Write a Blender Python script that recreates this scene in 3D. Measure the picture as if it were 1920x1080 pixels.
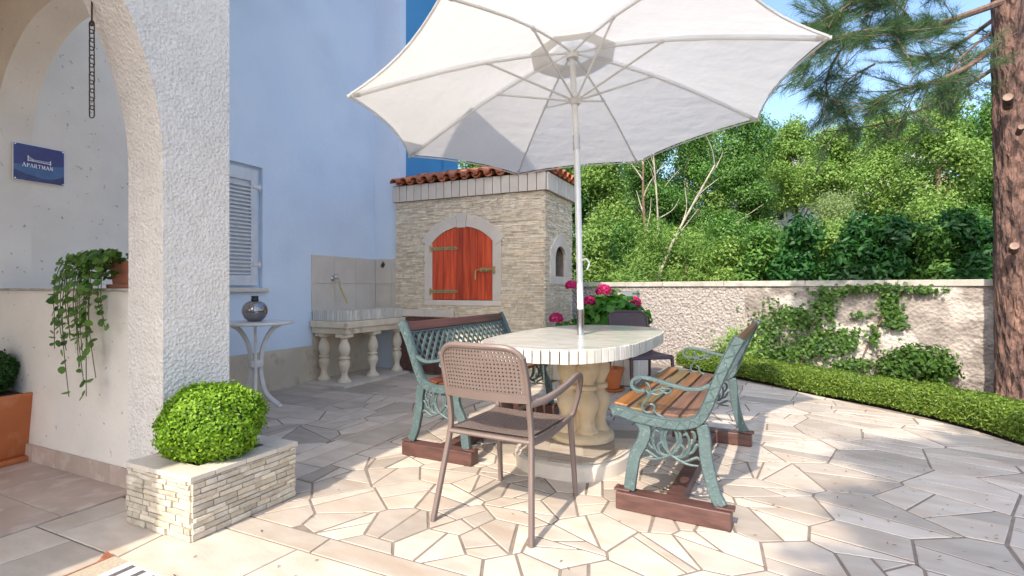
import bpy, bmesh, math, random
import numpy as np
from mathutils import Vector, Matrix, Quaternion
R = math.radians
rng = random.Random(7)
nr = np.random.default_rng(11)
scene = bpy.context.scene
for _o in list(bpy.data.objects):
    bpy.data.objects.remove(_o)
col = scene.collection

# ------------------------------------------------------------------ camera
cam_data = bpy.data.cameras.new('camera')
cam_data.lens = 18.0
cam_data.sensor_width = 36.0
cam_data.clip_start = 0.05
cam_data.clip_end = 2000.0
cam = bpy.data.objects.new('camera', cam_data)
cam.location = (0, 0, 1.1)
cam.rotation_euler = (R(90), 0, 0)
col.objects.link(cam)
scene.camera = cam

# ------------------------------------------------------------------ sky, sun, exposure
SUN_AZ, SUN_EL = 29.5, 42.5          # direction the shadows fall (clockwise from +Y), sun height
world = bpy.data.worlds.new('World')
scene.world = world
world.use_nodes = True
wn = world.node_tree
bg = wn.nodes['Background']
sky = wn.nodes.new('ShaderNodeTexSky')
sky.sky_type = 'NISHITA'
sky.sun_disc = False
sky.sun_elevation = R(SUN_EL)
sky.sun_rotation = R(180 + SUN_AZ)
sky.altitude = 300
sky.air_density = 1.1
sky.dust_density = 3.4
sky.ozone_density = 3.0
wn.links.new(sky.outputs[0], bg.inputs[0])
bg.inputs[1].default_value = 0.15
sun_data = bpy.data.lights.new('sun', 'SUN')
sun_data.energy = 2.3
sun_data.angle = R(0.53)
sun_data.color = (1.0, 0.90, 0.77)
sun = bpy.data.objects.new('sun', sun_data)
col.objects.link(sun)
sun.rotation_euler = Vector((math.sin(R(SUN_AZ)) * math.cos(R(SUN_EL)), math.cos(R(SUN_AZ)) * math.cos(R(SUN_EL)), -math.sin(R(SUN_EL)))).to_track_quat('-Z', 'Y').to_euler()
sun.location = (-4, -8, 9)
vs = scene.view_settings
vs.view_transform = 'Standard'
vs.look = 'None'
vs.gamma = 1.0
vs.use_curve_mapping = False
vs.exposure = 1.33

# ------------------------------------------------------------------ frame helpers
HA = 25.1                            # the house is turned 25.1 degrees from the view axis
SU, CU = math.sin(R(HA)), math.cos(R(HA))
def HW(v, u, h=0.0):                 # house frame (v to the right, u away) to world
    return Vector((SU * u + CU * v, CU * u - SU * v, h))
def WH(x, y):
    return (CU * x - SU * y, SU * x + CU * y)

def tag(o, label=None, cat=None, group=None, kind=None):
    if label: o['label'] = label
    if cat: o['category'] = cat
    if group: o['group'] = group
    if kind: o['kind'] = kind
    return o

def empty(name, loc=(0, 0, 0), rz=0.0, label=None, cat=None, group=None):
    o = bpy.data.objects.new(name, None)
    o.empty_display_size = 0.1
    o.location = loc
    o.rotation_euler = (0, 0, R(rz))
    col.objects.link(o)
    tag(o, label, cat, group)
    return o

def link(name, me, parent=None, mat=None):
    o = bpy.data.objects.new(name, me)
    col.objects.link(o)
    if parent is not None: o.parent = parent
    if mat is not None and not me.materials: me.materials.append(mat)
    return o

def np_mesh(name, V, Q, tint=None):
    me = bpy.data.meshes.new(name)
    V = np.asarray(V, dtype=np.float32); Q = np.asarray(Q, dtype=np.int32)
    k = Q.shape[1]
    me.vertices.add(len(V)); me.vertices.foreach_set('co', V.ravel())
    me.loops.add(Q.size); me.loops.foreach_set('vertex_index', Q.ravel())
    me.polygons.add(len(Q))
    me.polygons.foreach_set('loop_start', np.arange(0, Q.size, k, dtype=np.int32))
    try: me.polygons.foreach_set('loop_total', np.full(len(Q), k, dtype=np.int32))
    except Exception: pass
    if tint is not None:
        a = me.attributes.new('tint', 'FLOAT', 'FACE'); a.data.foreach_set('value', np.asarray(tint, dtype=np.float32))
    me.update(calc_edges=True)
    return me

def frames(pts, closed=False, up=None):
    P = [Vector(p) for p in pts]; n = len(P); T = []
    for i in range(n):
        if closed: t = P[(i + 1) % n] - P[i - 1]
        elif i == 0: t = P[1] - P[0]
        elif i == n - 1: t = P[-1] - P[-2]
        else: t = (P[i + 1] - P[i]).normalized() + (P[i] - P[i - 1]).normalized()
        if t.length < 1e-9: t = Vector((0, 0, 1))
        T.append(t.normalized())
    if up is not None:
        A = []
        for t in T:
            a = Vector(up) - t * t.dot(Vector(up)); A.append(a.normalized() if a.length > 1e-6 else t.orthogonal().normalized())
        return P, T, A
    a = T[0].orthogonal().normalized(); A = [a]
    for i in range(1, n):
        a = A[-1] - T[i] * T[i].dot(A[-1]); a = a.normalized() if a.length > 1e-6 else T[i].orthogonal().normalized(); A.append(a)
    return P, T, A

class MB:
    def __init__(s): s.v = []; s.f = []; s.t = []; s.M = None
    def add(s, vs_, fs, tint=0.5):
        o = len(s.v)
        if s.M is not None: vs_ = [s.M @ Vector(v) for v in vs_]
        s.v += [tuple(v) for v in vs_]; s.f += [tuple(i + o for i in f) for f in fs]; s.t += [tint] * len(fs)
        return s
    def box(s, x0, x1, y0, y1, z0, z1, tint=0.5):
        return s.add([(x0, y0, z0), (x1, y0, z0), (x1, y1, z0), (x0, y1, z0), (x0, y0, z1), (x1, y0, z1), (x1, y1, z1), (x0, y1, z1)],
                     [(0, 3, 2, 1), (4, 5, 6, 7), (0, 1, 5, 4), (1, 2, 6, 5), (2, 3, 7, 6), (3, 0, 4, 7)], tint)
    def tube(s, pts, r, n=8, closed=False, up=None, r2=None, sq=False, tint=0.5):
        P, T, A = frames(pts, closed, up); m = len(P); vv = []
        rs = r if isinstance(r, (list, tuple)) else [r] * m
        r2s = rs if r2 is None else (r2 if isinstance(r2, (list, tuple)) else [r2] * m)
        for i in range(m):
            B = T[i].cross(A[i])
            for k in range(n):
                if sq:
                    ca, sa = ((1, 1), (-1, 1), (-1, -1), (1, -1))[k]
                else:
                    a = 2 * math.pi * k / n; ca, sa = math.cos(a), math.sin(a)
                vv.append(P[i] + A[i] * (rs[i] * ca) + B * (r2s[i] * sa))
        ff = []
        for i in range(m if closed else m - 1):
            for k in range(n):
                a, b = i * n + k, i * n + (k + 1) % n; c, d = ((i + 1) % m) * n + (k + 1) % n, ((i + 1) % m) * n + k
                ff.append((a, b, c, d))
        if not closed:
            ff.append(tuple(range(n))[::-1]); ff.append(tuple((m - 1) * n + k for k in range(n)))
        return s.add(vv, ff, tint)
    def bar(s, pts, w, d, normal, tint=0.5):   # square section: half width w in plane, half depth d along normal
        return s.tube(pts, d, 4, up=normal, r2=w, sq=True, tint=tint)
    def lathe(s, prof, n=16, c=(0, 0, 0), tint=0.5, cap=True):
        vv = []; ff = []; m = len(prof)
        for r_, z in prof:
            for k in range(n):
                a = 2 * math.pi * k / n; vv.append((c[0] + r_ * math.cos(a), c[1] + r_ * math.sin(a), c[2] + z))
        for i in range(m - 1):
            for k in range(n):
                ff.append((i * n + k, i * n + (k + 1) % n, (i + 1) * n + (k + 1) % n, (i + 1) * n + k))
        if cap:
            ff.append(tuple(range(n))[::-1]); ff.append(tuple((m - 1) * n + k for k in range(n)))
        return s.add(vv, ff, tint)
    def prism(s, poly, z0, z1, ch=0.0, tint=0.5):
        n = len(poly)
        if ch > 0:
            top = inset(poly, ch)
            if len(top) != n: top = poly; ch = 0
        if ch > 0:
            vv = [(x, y, z0) for x, y in poly] + [(x, y, z1 - ch) for x, y in poly] + [(x, y, z1) for x, y in top]
            ff = [tuple(range(n))[::-1]]
            for l in (0, 1):
                for k in range(n): ff.append((l * n + k, l * n + (k + 1) % n, (l + 1) * n + (k + 1) % n, (l + 1) * n + k))
            ff.append(tuple(2 * n + k for k in range(n)))
        else:
            vv = [(x, y, z0) for x, y in poly] + [(x, y, z1) for x, y in poly]
            ff = [tuple(range(n))[::-1]] + [(k, (k + 1) % n, n + (k + 1) % n, n + k) for k in range(n)] + [tuple(n + k for k in range(n))]
        return s.add(vv, ff, tint)
    def mesh(s, name, mat=None, smooth=False, tint=False):
        me = bpy.data.meshes.new(name); me.from_pydata(s.v, [], s.f)
        if tint:
            a = me.attributes.new('tint', 'FLOAT', 'FACE'); a.data.foreach_set('value', s.t)
        if mat: me.materials.append(mat)
        if smooth:
            me.polygons.foreach_set('use_smooth', [True] * len(me.polygons))
            try: me.set_sharp_from_angle(angle=R(40))
            except Exception: pass
        me.update(); return me
    def build(s, name, mat, parent=None, smooth=False, tint=False, bev=0.0, fix=False):
        me = s.mesh(name, mat, smooth, tint)
        if fix:
            b = bmesh.new(); b.from_mesh(me); bmesh.ops.recalc_face_normals(b, faces=b.faces); b.to_mesh(me); b.free()
        o = link(name, me, parent)
        if bev > 0:
            m = o.modifiers.new('bevel', 'BEVEL'); m.width = bev; m.segments = 2; m.limit_method = 'ANGLE'
        return o

def area2(p): return sum(p[i - 1][0] * p[i][1] - p[i][0] * p[i - 1][1] for i in range(len(p))) / 2
def clip_half(poly, px, py, nx, ny):        # keep the side where (p - point).n <= 0
    out = []
    for i in range(len(poly)):
        a, b = poly[i - 1], poly[i]
        da = (a[0] - px) * nx + (a[1] - py) * ny; db = (b[0] - px) * nx + (b[1] - py) * ny
        if (da <= 0) != (db <= 0):
            t = da / (da - db); out.append((a[0] + (b[0] - a[0]) * t, a[1] + (b[1] - a[1]) * t))
        if db <= 0: out.append(b)
    return out
def clean(poly, eps=0.004):
    out = []
    for p in poly:
        if not out or math.hypot(p[0] - out[-1][0], p[1] - out[-1][1]) > eps: out.append(p)
    if len(out) > 1 and math.hypot(out[0][0] - out[-1][0], out[0][1] - out[-1][1]) <= eps: out.pop()
    return out
def inset(poly, d):
    if area2(poly) < 0: poly = poly[::-1]
    out = list(poly)
    for i in range(len(poly)):
        a, b = poly[i - 1], poly[i]
        ex, ey = b[0] - a[0], b[1] - a[1]; L = math.hypot(ex, ey)
        if L < 1e-9: continue
        nx, ny = ey / L, -ex / L
        out = clip_half(out, a[0] - nx * d, a[1] - ny * d, nx, ny)
        if len(out) < 3: return []
    return out
def clip_to(poly, zone):
    if area2(zone) < 0: zone = zone[::-1]
    for i in range(len(zone)):
        a, b = zone[i - 1], zone[i]
        ex, ey = b[0] - a[0], b[1] - a[1]
        poly = clip_half(poly, a[0], a[1], ey, -ex)
        if len(poly) < 3: return []
    return poly
def bez(pts, n=8):                           # Catmull-Rom through points
    P = [Vector(p) for p in pts]; out = []
    for i in range(len(P) - 1):
        p0 = P[max(i - 1, 0)]; p1 = P[i]; p2 = P[i + 1]; p3 = P[min(i + 2, len(P) - 1)]
        for k in range(n):
            t = k / n
            out.append(0.5 * ((2 * p1) + (p2 - p0) * t + (2 * p0 - 5 * p1 + 4 * p2 - p3) * t * t + (3 * p1 - p0 - 3 * p2 + p3) * t ** 3))
    out.append(P[-1]); return out

# ------------------------------------------------------------------ materials
def PM(name, c1, c2=None, scale=8.0, rough=0.6, bump=0.0, bscale=60.0, bdist=0.01, metal=0.0, rnd=0.0, tint=0.0,
       detail=5.0, stretch=None, c3=None, scale3=2.0, lo3=0.5, hi3=0.65, vor=False, spec=0.5, coat=0.0, lo=0.35, hi=0.65):
    m = bpy.data.materials.new(name); m.use_nodes = True
    nt = m.node_tree; N = nt.nodes; L = nt.links; b = N['Principled BSDF']
    tc = N.new('ShaderNodeTexCoord'); src = tc.outputs['Object']
    oi = N.new('ShaderNodeObjectInfo')
    ad = N.new('ShaderNodeVectorMath'); ad.operation = 'ADD'
    mu = N.new('ShaderNodeVectorMath'); mu.operation = 'SCALE'; mu.inputs[0].default_value = (17.3, 9.1, 5.7)
    L.new(oi.outputs['Random'], mu.inputs['Scale']); L.new(src, ad.inputs[0]); L.new(mu.outputs[0], ad.inputs[1]); src = ad.outputs[0]
    if stretch:
        mp = N.new('ShaderNodeMapping'); mp.inputs['Scale'].default_value = stretch; L.new(src, mp.inputs[0]); src = mp.outputs[0]
    def noise(sc, det):
        n = N.new('ShaderNodeTexNoise'); n.inputs['Scale'].default_value = sc; n.inputs['Detail'].default_value = det
        L.new(src, n.inputs['Vector']); return n.outputs['Fac']
    def rampf(f, lo_, hi_):
        r_ = N.new('ShaderNodeMapRange'); r_.inputs[1].default_value = lo_; r_.inputs[2].default_value = hi_; L.new(f, r_.inputs[0]); return r_.outputs[0]
    def mix(f, a, c):
        x = N.new('ShaderNodeMix'); x.data_type = 'RGBA'
        if f is not None: L.new(f, x.inputs[0])
        for s_, sock in ((a, x.inputs[6]), (c, x.inputs[7])):
            if isinstance(s_, tuple): sock.default_value = (*s_, 1)
            else: L.new(s_, sock)
        return x.outputs[2]
    if c2 is None: c2 = tuple(v * 0.85 for v in c1)
    colr = mix(rampf(noise(scale, detail), lo, hi), c1, c2)
    if c3 is not None: colr = mix(rampf(noise(scale3, 6.0), lo3, hi3), colr, c3)
    if rnd or tint:
        val = None
        if rnd:
            r_ = N.new('ShaderNodeMapRange'); r_.inputs[3].default_value = 1 - rnd; r_.inputs[4].default_value = 1 + rnd * 0.6
            L.new(oi.outputs['Random'], r_.inputs[0]); val = r_.outputs[0]
        if tint:
            at = N.new('ShaderNodeAttribute'); at.attribute_name = 'tint'
            r_ = N.new('ShaderNodeMapRange'); r_.inputs[3].default_value = 1 - tint; r_.inputs[4].default_value = 1 + tint * 0.6
            L.new(at.outputs['Fac'], r_.inputs[0])
            if val is None: val = r_.outputs[0]
            else:
                mm = N.new('ShaderNodeMath'); mm.operation = 'MULTIPLY'; L.new(val, mm.inputs[0]); L.new(r_.outputs[0], mm.inputs[1]); val = mm.outputs[0]
        hs = N.new('ShaderNodeHueSaturation'); L.new(val, hs.inputs['Value']); L.new(colr, hs.inputs['Color']); colr = hs.outputs[0]
    L.new(colr, b.inputs['Base Color'])
    b.inputs['Roughness'].default_value = rough; b.inputs['Metallic'].default_value = metal
    b.inputs['Specular IOR Level'].default_value = spec; b.inputs['Coat Weight'].default_value = coat
    if bump > 0:
        bp = N.new('ShaderNodeBump'); bp.inputs['Strength'].default_value = bump; bp.inputs['Distance'].default_value = bdist
        h = noise(bscale, 4.0)
        if vor:
            vn = N.new('ShaderNodeTexVoronoi'); vn.inputs['Scale'].default_value = bscale * 0.6; L.new(src, vn.inputs['Vector'])
            mm = N.new('ShaderNodeMath'); mm.operation = 'ADD'; L.new(h, mm.inputs[0]); L.new(vn.outputs['Distance'], mm.inputs[1]); h = mm.outputs[0]
        L.new(h, bp.inputs['Height']); L.new(bp.outputs[0], b.inputs['Normal'])
    return m

def LM(name, c1, c2, c3=None, trans=0.35, rough=0.5):
    m = bpy.data.materials.new(name); m.use_nodes = True
    nt = m.node_tree; N = nt.nodes; L = nt.links; b = N['Principled BSDF']; out = N['Material Output']
    at = N.new('ShaderNodeAttribute'); at.attribute_name = 'tint'
    cr = N.new('ShaderNodeValToRGB'); e = cr.color_ramp.elements
    e[0].color = (*c1, 1); e[1].color = (*c2, 1)
    if c3: x = e.new(0.93); x.color = (*c3, 1); e[1].position = 0.9 if False else 1.0
    L.new(at.outputs['Fac'], cr.inputs[0]); L.new(cr.outputs[0], b.inputs['Base Color'])
    b.inputs['Roughness'].default_value = rough; b.inputs['Specular IOR Level'].default_value = 0.35
    tr = N.new('ShaderNodeBsdfTranslucent'); hs = N.new('ShaderNodeHueSaturation'); hs.inputs['Value'].default_value = 1.5; hs.inputs['Saturation'].default_value = 1.1
    L.new(cr.outputs[0], hs.inputs['Color']); L.new(hs.outputs[0], tr.inputs[0])
    mx = N.new('ShaderNodeMixShader'); mx.inputs[0].default_value = trans
    L.new(b.outputs[0], mx.inputs[1]); L.new(tr.outputs[0], mx.inputs[2]); L.new(mx.outputs[0], out.inputs[0])
    return m

def fabric(name, c, trans=0.4):
    m = bpy.data.materials.new(name); m.use_nodes = True
    nt = m.node_tree; N = nt.nodes; L = nt.links; b = N['Principled BSDF']; out = N['Material Output']
    b.inputs['Roughness'].default_value = 0.9; b.inputs['Specular IOR Level'].default_value = 0.1
    tc = N.new('ShaderNodeTexCoord'); no = N.new('ShaderNodeTexNoise'); no.inputs['Scale'].default_value = 2.5; no.inputs['Detail'].default_value = 6
    L.new(tc.outputs['Object'], no.inputs['Vector'])
    x = N.new('ShaderNodeMix'); x.data_type = 'RGBA'; x.inputs[6].default_value = (*c, 1); x.inputs[7].default_value = (c[0] * .9, c[1] * .89, c[2] * .87, 1)
    L.new(no.outputs['Fac'], x.inputs[0]); L.new(x.outputs[2], b.inputs['Base Color'])
    tr = N.new('ShaderNodeBsdfTranslucent'); L.new(x.outputs[2], tr.inputs[0])
    mx = N.new('ShaderNodeMixShader'); mx.inputs[0].default_value = trans
    bp = N.new('ShaderNodeBump'); bp.inputs['Strength'].default_value = 0.45; bp.inputs['Distance'].default_value = 0.03
    mp = N.new('ShaderNodeMapping'); mp.inputs['Scale'].default_value = (3, 3, 9); L.new(tc.outputs['Object'], mp.inputs[0])
    n2 = N.new('ShaderNodeTexNoise'); n2.inputs['Scale'].default_value = 2.0; L.new(mp.outputs[0], n2.inputs['Vector'])
    L.new(n2.outputs['Fac'], bp.inputs['Height']); L.new(bp.outputs[0], b.inputs['Normal']); L.new(bp.outputs[0], tr.inputs['Normal'])
    L.new(b.outputs[0], mx.inputs[1]); L.new(tr.outputs[0], mx.inputs[2]); L.new(mx.outputs[0], out.inputs[0])
    return m

M = {}
M['litter'] = PM('dry_litter', (.22, .15, .07), (.12, .08, .04), scale=40, rough=.9, tint=.4)
M['soil'] = PM('soil', (.10, .07, .045), (.05, .035, .022), scale=6, rough=.95, bump=.6, bscale=25, bdist=.03)
M['mortar'] = PM('mortar', (.27, .22, .175), (.19, .155, .125), scale=14, rough=.95, bump=.5, bscale=120, bdist=.004)
M['stone'] = PM('paving_stone', (.615, .535, .44), (.51, .435, .355), scale=5, rough=.5, bump=.25, bscale=45, bdist=.004, rnd=.30, c3=(.50, .38, .28), scale3=3.2, lo3=.52, hi3=.78, stretch=(1, 2.2, 1), detail=8)
M['stone_join'] = PM('paving_stone_joined', (.615, .535, .44), (.51, .435, .355), scale=5, rough=.55, bump=.18, bscale=45, bdist=.004, tint=.20, c3=(.50, .38, .28), scale3=3.2, lo3=.52, hi3=.78, detail=8)
M['porch_tile'] = PM('porch_tile', (.56, .43, .35), (.46, .35, .28), scale=4, rough=.45, bump=.15, bscale=8, bdist=.004, rnd=.08, c3=(.60, .49, .41), scale3=9, lo3=.52, hi3=.62)
M['stucco'] = PM('rough_stucco', (.87, .81, .73), (.80, .74, .665), scale=10, rough=.9, bump=1.0, bscale=92, bdist=.009, vor=True, c3=(.52, .50, .47), scale3=38, lo3=.66, hi3=.74)
M['plaster'] = PM('porch_plaster', (.87, .795, .70), (.79, .72, .63), scale=3, rough=.9, bump=.45, bscale=40, bdist=.006, c3=(.36, .34, .31), scale3=26, lo3=.665, hi3=.73)
M['bluewall'] = PM('house_plaster', (.69, .77, .86), (.645, .735, .845), scale=1.6, rough=.85, bump=.5, bscale=26, bdist=.007, c3=(.58, .65, .74), scale3=1.4, lo3=.5, hi3=.85, detail=9)
M['wallshade'] = PM('painted_wall_shade', (.08, .30, .55), (.06, .27, .52), scale=1.3, rough=.85, bump=.15, bscale=90, bdist=.003)  # darkness of the shaded far house wall put into its colour
M['plinth'] = PM('plinth_plaster', (.66, .555, .42), (.54, .45, .335), scale=3, rough=.95, bump=.5, bscale=50, bdist=.006, c3=(.38, .32, .24), scale3=7, lo3=.55, hi3=.75, detail=8)
M['veneer'] = PM('stone_veneer', (.66, .58, .45), (.52, .44, .33), scale=14, rough=.85, bump=.8, bscale=55, bdist=.008, rnd=.22, c3=(.74, .68, .57), scale3=9, lo3=.5, hi3=.7)
M['ledger'] = PM('ledger_stone', (.84, .71, .52), (.72, .59, .43), scale=18, rough=.85, bump=.7, bscale=70, bdist=.006, tint=.22, c3=(.86, .77, .61), scale3=12, lo3=.5, hi3=.7)
M['slab'] = PM('coping_slab', (.70, .62, .52), (.60, .53, .44), scale=7, rough=.6, bump=.2, bscale=40, bdist=.003, rnd=.10)
M['oventile'] = PM('oven_tile', (.72, .63, .53), (.65, .565, .475), scale=7, rough=.6, bump=.15, bscale=40, bdist=.003, rnd=.10)
M['splash'] = PM('splash_tile', (.66, .59, .50), (.59, .525, .445), scale=4, rough=.35, rnd=.06, bump=.05, bscale=20)
M['caststone'] = PM('cast_stone', (.74, .60, .40), (.62, .49, .32), scale=6, rough=.85, bump=.4, bscale=90, bdist=.004, c3=(.42, .31, .18), scale3=8, lo3=.62, hi3=.78)
M['sinkstone'] = PM('sink_stone', (.78, .67, .51), (.68, .575, .43), scale=6, rough=.85, bump=.4, bscale=90, bdist=.004, c3=(.28, .24, .18), scale3=8, lo3=.6, hi3=.78)
M['marble'] = PM('table_tile', (.56, .54, .49), (.46, .445, .40), scale=4, rough=.22, rnd=.05, c3=(.34, .335, .30), scale3=6, lo3=.56, hi3=.72, stretch=(1, 3, 1), detail=9, bump=.05, bscale=30, bdist=.002)
M['edgetile'] = PM('edge_tile', (.68, .65, .58), (.58, .55, .48), scale=9, rough=.35, rnd=.12)
M['grout'] = PM('grout', (.42, .40, .36), (.34, .32, .29), scale=30, rough=.95)
M['chair'] = PM('taupe_resin', (.185, .138, .12), (.168, .125, .108), scale=6, rough=.42, bump=.12, bscale=300, bdist=.001)
M['chair_dark'] = PM('dark_brown_resin', (.085, .042, .05), (.075, .037, .045), scale=6, rough=.42, bump=.12, bscale=300, bdist=.001)
M['iron'] = PM('green_cast_iron', (.092, .14, .138), (.07, .108, .108), scale=14, rough=.5, bump=.7, bscale=70, bdist=.006, c3=(.24, .31, .30), scale3=70, lo3=.6, hi3=.8)
M['iron_dark'] = PM('dark_iron', (.055, .04, .035), (.04, .03, .03), scale=28, rough=.5, bump=.4, bscale=70, bdist=.004)
M['woodA'] = PM('bench_wood', (.34, .145, .04), (.20, .08, .022), scale=3, rough=.38, rnd=.35, stretch=(14, 1, 14), bump=.2, bscale=6, bdist=.003)
M['woodB'] = PM('bench_wood_olive', (.20, .135, .05), (.12, .075, .028), scale=3, rough=.42, rnd=.2, stretch=(14, 1, 14), bump=.2, bscale=6, bdist=.003)
M['woodC'] = PM('bench_wood_worn', (.24, .12, .07), (.13, .06, .035), scale=3, rough=.5, rnd=.2, stretch=(14, 1, 14), bump=.2, bscale=6, bdist=.003)
M['woodrail'] = PM('rail_wood', (.15, .045, .02), (.085, .024, .012), scale=3, rough=.3, stretch=(14, 1, 14), bump=.15, bscale=6, bdist=.003, rnd=.15)
M['beam'] = PM('painted_beam', (.125, .058, .047), (.075, .034, .028), scale=4, rough=.45, stretch=(2, 9, 9), bump=.2, bscale=8, bdist=.003)
M['doorwood'] = PM('red_door_wood', (.74, .10, .03), (.44, .045, .015), scale=3, rough=.4, rnd=.28, stretch=(9, 9, .8), bump=.2, bscale=7, bdist=.003, detail=8)
M['brass'] = PM('aged_brass', (.55, .43, .20), (.40, .31, .15), scale=20, rough=.42, metal=.75)
M['roof'] = PM('roof_tile', (.58, .20, .085), (.42, .13, .055), scale=7, rough=.8, rnd=.3, bump=.3, bscale=40, bdist=.004, c3=(.22, .10, .06), scale3=9, lo3=.58, hi3=.78)
M['terracotta'] = PM('terracotta', (.58, .175, .055), (.46, .125, .035), scale=4, rough=.6, bump=.15, bscale=60, bdist=.002, c3=(.64, .28, .13), scale3=6, lo3=.58, hi3=.8)
M['plasticpot'] = PM('terracotta_plastic', (.40, .155, .095), (.36, .135, .08), scale=4, rough=.45)
M['white_metal'] = PM('white_paint', (.74, .72, .69), (.66, .64, .6), scale=9, rough=.4)
M['white_paint'] = PM('shutter_paint', (.68, .69, .70), (.60, .61, .63), scale=9, rough=.45)
M['alu'] = PM('white_aluminium', (.74, .74, .72), (.68, .68, .66), scale=9, rough=.3, metal=.15)
M['chrome'] = PM('chrome', (.65, .65, .66), (.5, .5, .52), scale=4, rough=.16, metal=1.0)
M['vase'] = PM('silver_ceramic', (.42, .40, .39), (.24, .22, .22), scale=6, rough=.16, metal=.9, bump=.25, bscale=16, bdist=.006)
M['blackgloss'] = PM('black_gloss', (.015, .015, .017), (.02, .02, .02), rough=.25)
M['rust'] = PM('rusty_chain', (.10, .06, .045), (.05, .03, .025), scale=40, rough=.75, metal=.3)
M['hose'] = PM('yellow_hose', (.62, .50, .18), (.52, .42, .14), scale=9, rough=.4)
M['greybox'] = PM('grey_plastic', (.24, .26, .28), (.20, .22, .24), scale=9, rough=.5)
M['gardenwall'] = PM('stone_garden_wall', (.40, .35, .31), (.20, .172, .152), scale=4.0, rough=.95, bump=.9, bscale=40, bdist=.016, vor=True, c3=(.52, .47, .42), scale3=1.7, lo3=.55, hi3=.6, detail=9)
M['roughcast'] = PM('white_roughcast', (.46, .415, .38), (.27, .235, .215), scale=34, rough=.95, bump=1.0, bscale=40, bdist=.02, vor=True, detail=8)
M['coping'] = PM('wall_coping', (.52, .48, .43), (.38, .35, .30), scale=6, rough=.9, bump=.5, bscale=40, bdist=.008, c3=(.24, .22, .19), scale3=5, lo3=.55, hi3=.75)
M['bark'] = PM('pine_bark', (.22, .125, .095), (.075, .045, .038), scale=14, rough=.95, bump=1.0, bscale=20, bdist=.09, vor=True, stretch=(1.4, 1.4, .45), c3=(.32, .18, .13), scale3=7, lo3=.58, hi3=.7)
M['branch'] = PM('branch_bark', (.22, .14, .10), (.12, .07, .05), scale=20, rough=.9, bump=.4, bscale=40)
M['cutwood'] = PM('cut_wood', (.33, .23, .175), (.20, .13, .10), scale=12, rough=.8)
M['palebark'] = PM('pale_bark', (.48, .43, .34), (.26, .23, .17), scale=10, rough=.9, bump=.4, bscale=30, stretch=(1, 1, .3))
M['stem'] = PM('green_stem', (.10, .10, .04), (.07, .06, .03), rough=.6)
M['twig'] = PM('dark_twigs', (.025, .035, .012), (.015, .02, .008), scale=20, rough=1.0, bump=.5, bscale=60, bdist=.02)
M['fabric'] = fabric('parasol_fabric', (.80, .79, .77), .40)
M['vent'] = fabric('parasol_vent_fabric', (.80, .79, .77), .40)
M['signblue'] = PM('sign_print', (.030, .028, .16), (.035, .045, .20), scale=9, rough=.25)
M['signmid'] = PM('sign_print_mid', (.06, .15, .32), (.05, .12, .28), scale=20, rough=.25)
M['signlow'] = PM('sign_print_low', (.02, .03, .13), (.03, .05, .17), scale=20, rough=.25)
M['whiteprint'] = PM('white_print', (.85, .86, .88), (.82, .83, .85), rough=.3)
M['mat_beige'] = PM('mat_beige', (.50, .42, .31), (.40, .33, .24), scale=90, rough=1, bump=.6, bscale=200, bdist=.004)
M['mat_white'] = PM('mat_white', (.70, .68, .65), (.62, .6, .57), scale=90, rough=1, bump=.5, bscale=200, bdist=.003)
M['mat_grey'] = PM('mat_grey', (.13, .12, .12), (.10, .09, .09), scale=90, rough=1, bump=.5, bscale=200, bdist=.003)
M['mat_red'] = PM('mat_rust', (.36, .13, .07), (.22, .07, .035), scale=60, rough=1, bump=.6, bscale=150, bdist=.004)
M['farwall'] = PM('far_house_wall', (.72, .70, .66), (.64, .62, .58), scale=2, rough=.9)
M['fargrey'] = PM('far_house_roof', (.36, .33, .31), (.28, .26, .25), scale=5, rough=.9)
M['glass'] = PM('window_glass', (.03, .035, .04), (.04, .045, .05), rough=.08)
M['petal'] = LM('hydrangea_petal', (.42, .008, .10), (.72, .04, .22), trans=.25)
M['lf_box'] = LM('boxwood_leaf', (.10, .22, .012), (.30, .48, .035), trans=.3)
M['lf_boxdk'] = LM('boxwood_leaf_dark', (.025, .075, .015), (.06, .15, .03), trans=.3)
M['lf_hedge'] = LM('hedge_leaf', (.05, .115, .015), (.24, .33, .045), trans=.3)
M['lf_ivy'] = LM('ivy_leaf', (.03, .085, .015), (.10, .19, .03), trans=.25)
M['lf_laurel'] = LM('laurel_leaf', (.018, .075, .022), (.055, .17, .035), trans=.25, rough=.35)
M['lf_mid'] = LM('mid_green_leaf', (.04, .125, .022), (.16, .31, .06), trans=.28)
M['lf_light'] = LM('light_green_leaf', (.085, .20, .03), (.33, .46, .12), trans=.32)
M['lf_pale'] = LM('pale_green_leaf', (.17, .25, .09), (.38, .46, .20), trans=.4)
M['lf_bamboo'] = LM('bamboo_leaf', (.085, .19, .03), (.26, .40, .09), trans=.3)
M['lf_plant'] = LM('hydrangea_leaf', (.035, .14, .02), (.12, .30, .04), trans=.35)
M['lf_trail'] = LM('trailing_leaf', (.04, .11, .018), (.15, .26, .05), trans=.3)
M['needle'] = LM('pine_needle', (.03, .085, .045), (.13, .22, .075), trans=.3)
# ================================================================== SETTING
g = MB(); g.add([(-300, -300, -.06), (300, -300, -.06), (300, 600, -.06), (-300, 600, -.06)], [(0, 1, 2, 3)])
tag(g.build('ground', M['soil']), 'bare brown garden soil around the paved terrace', None, kind='structure')

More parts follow.
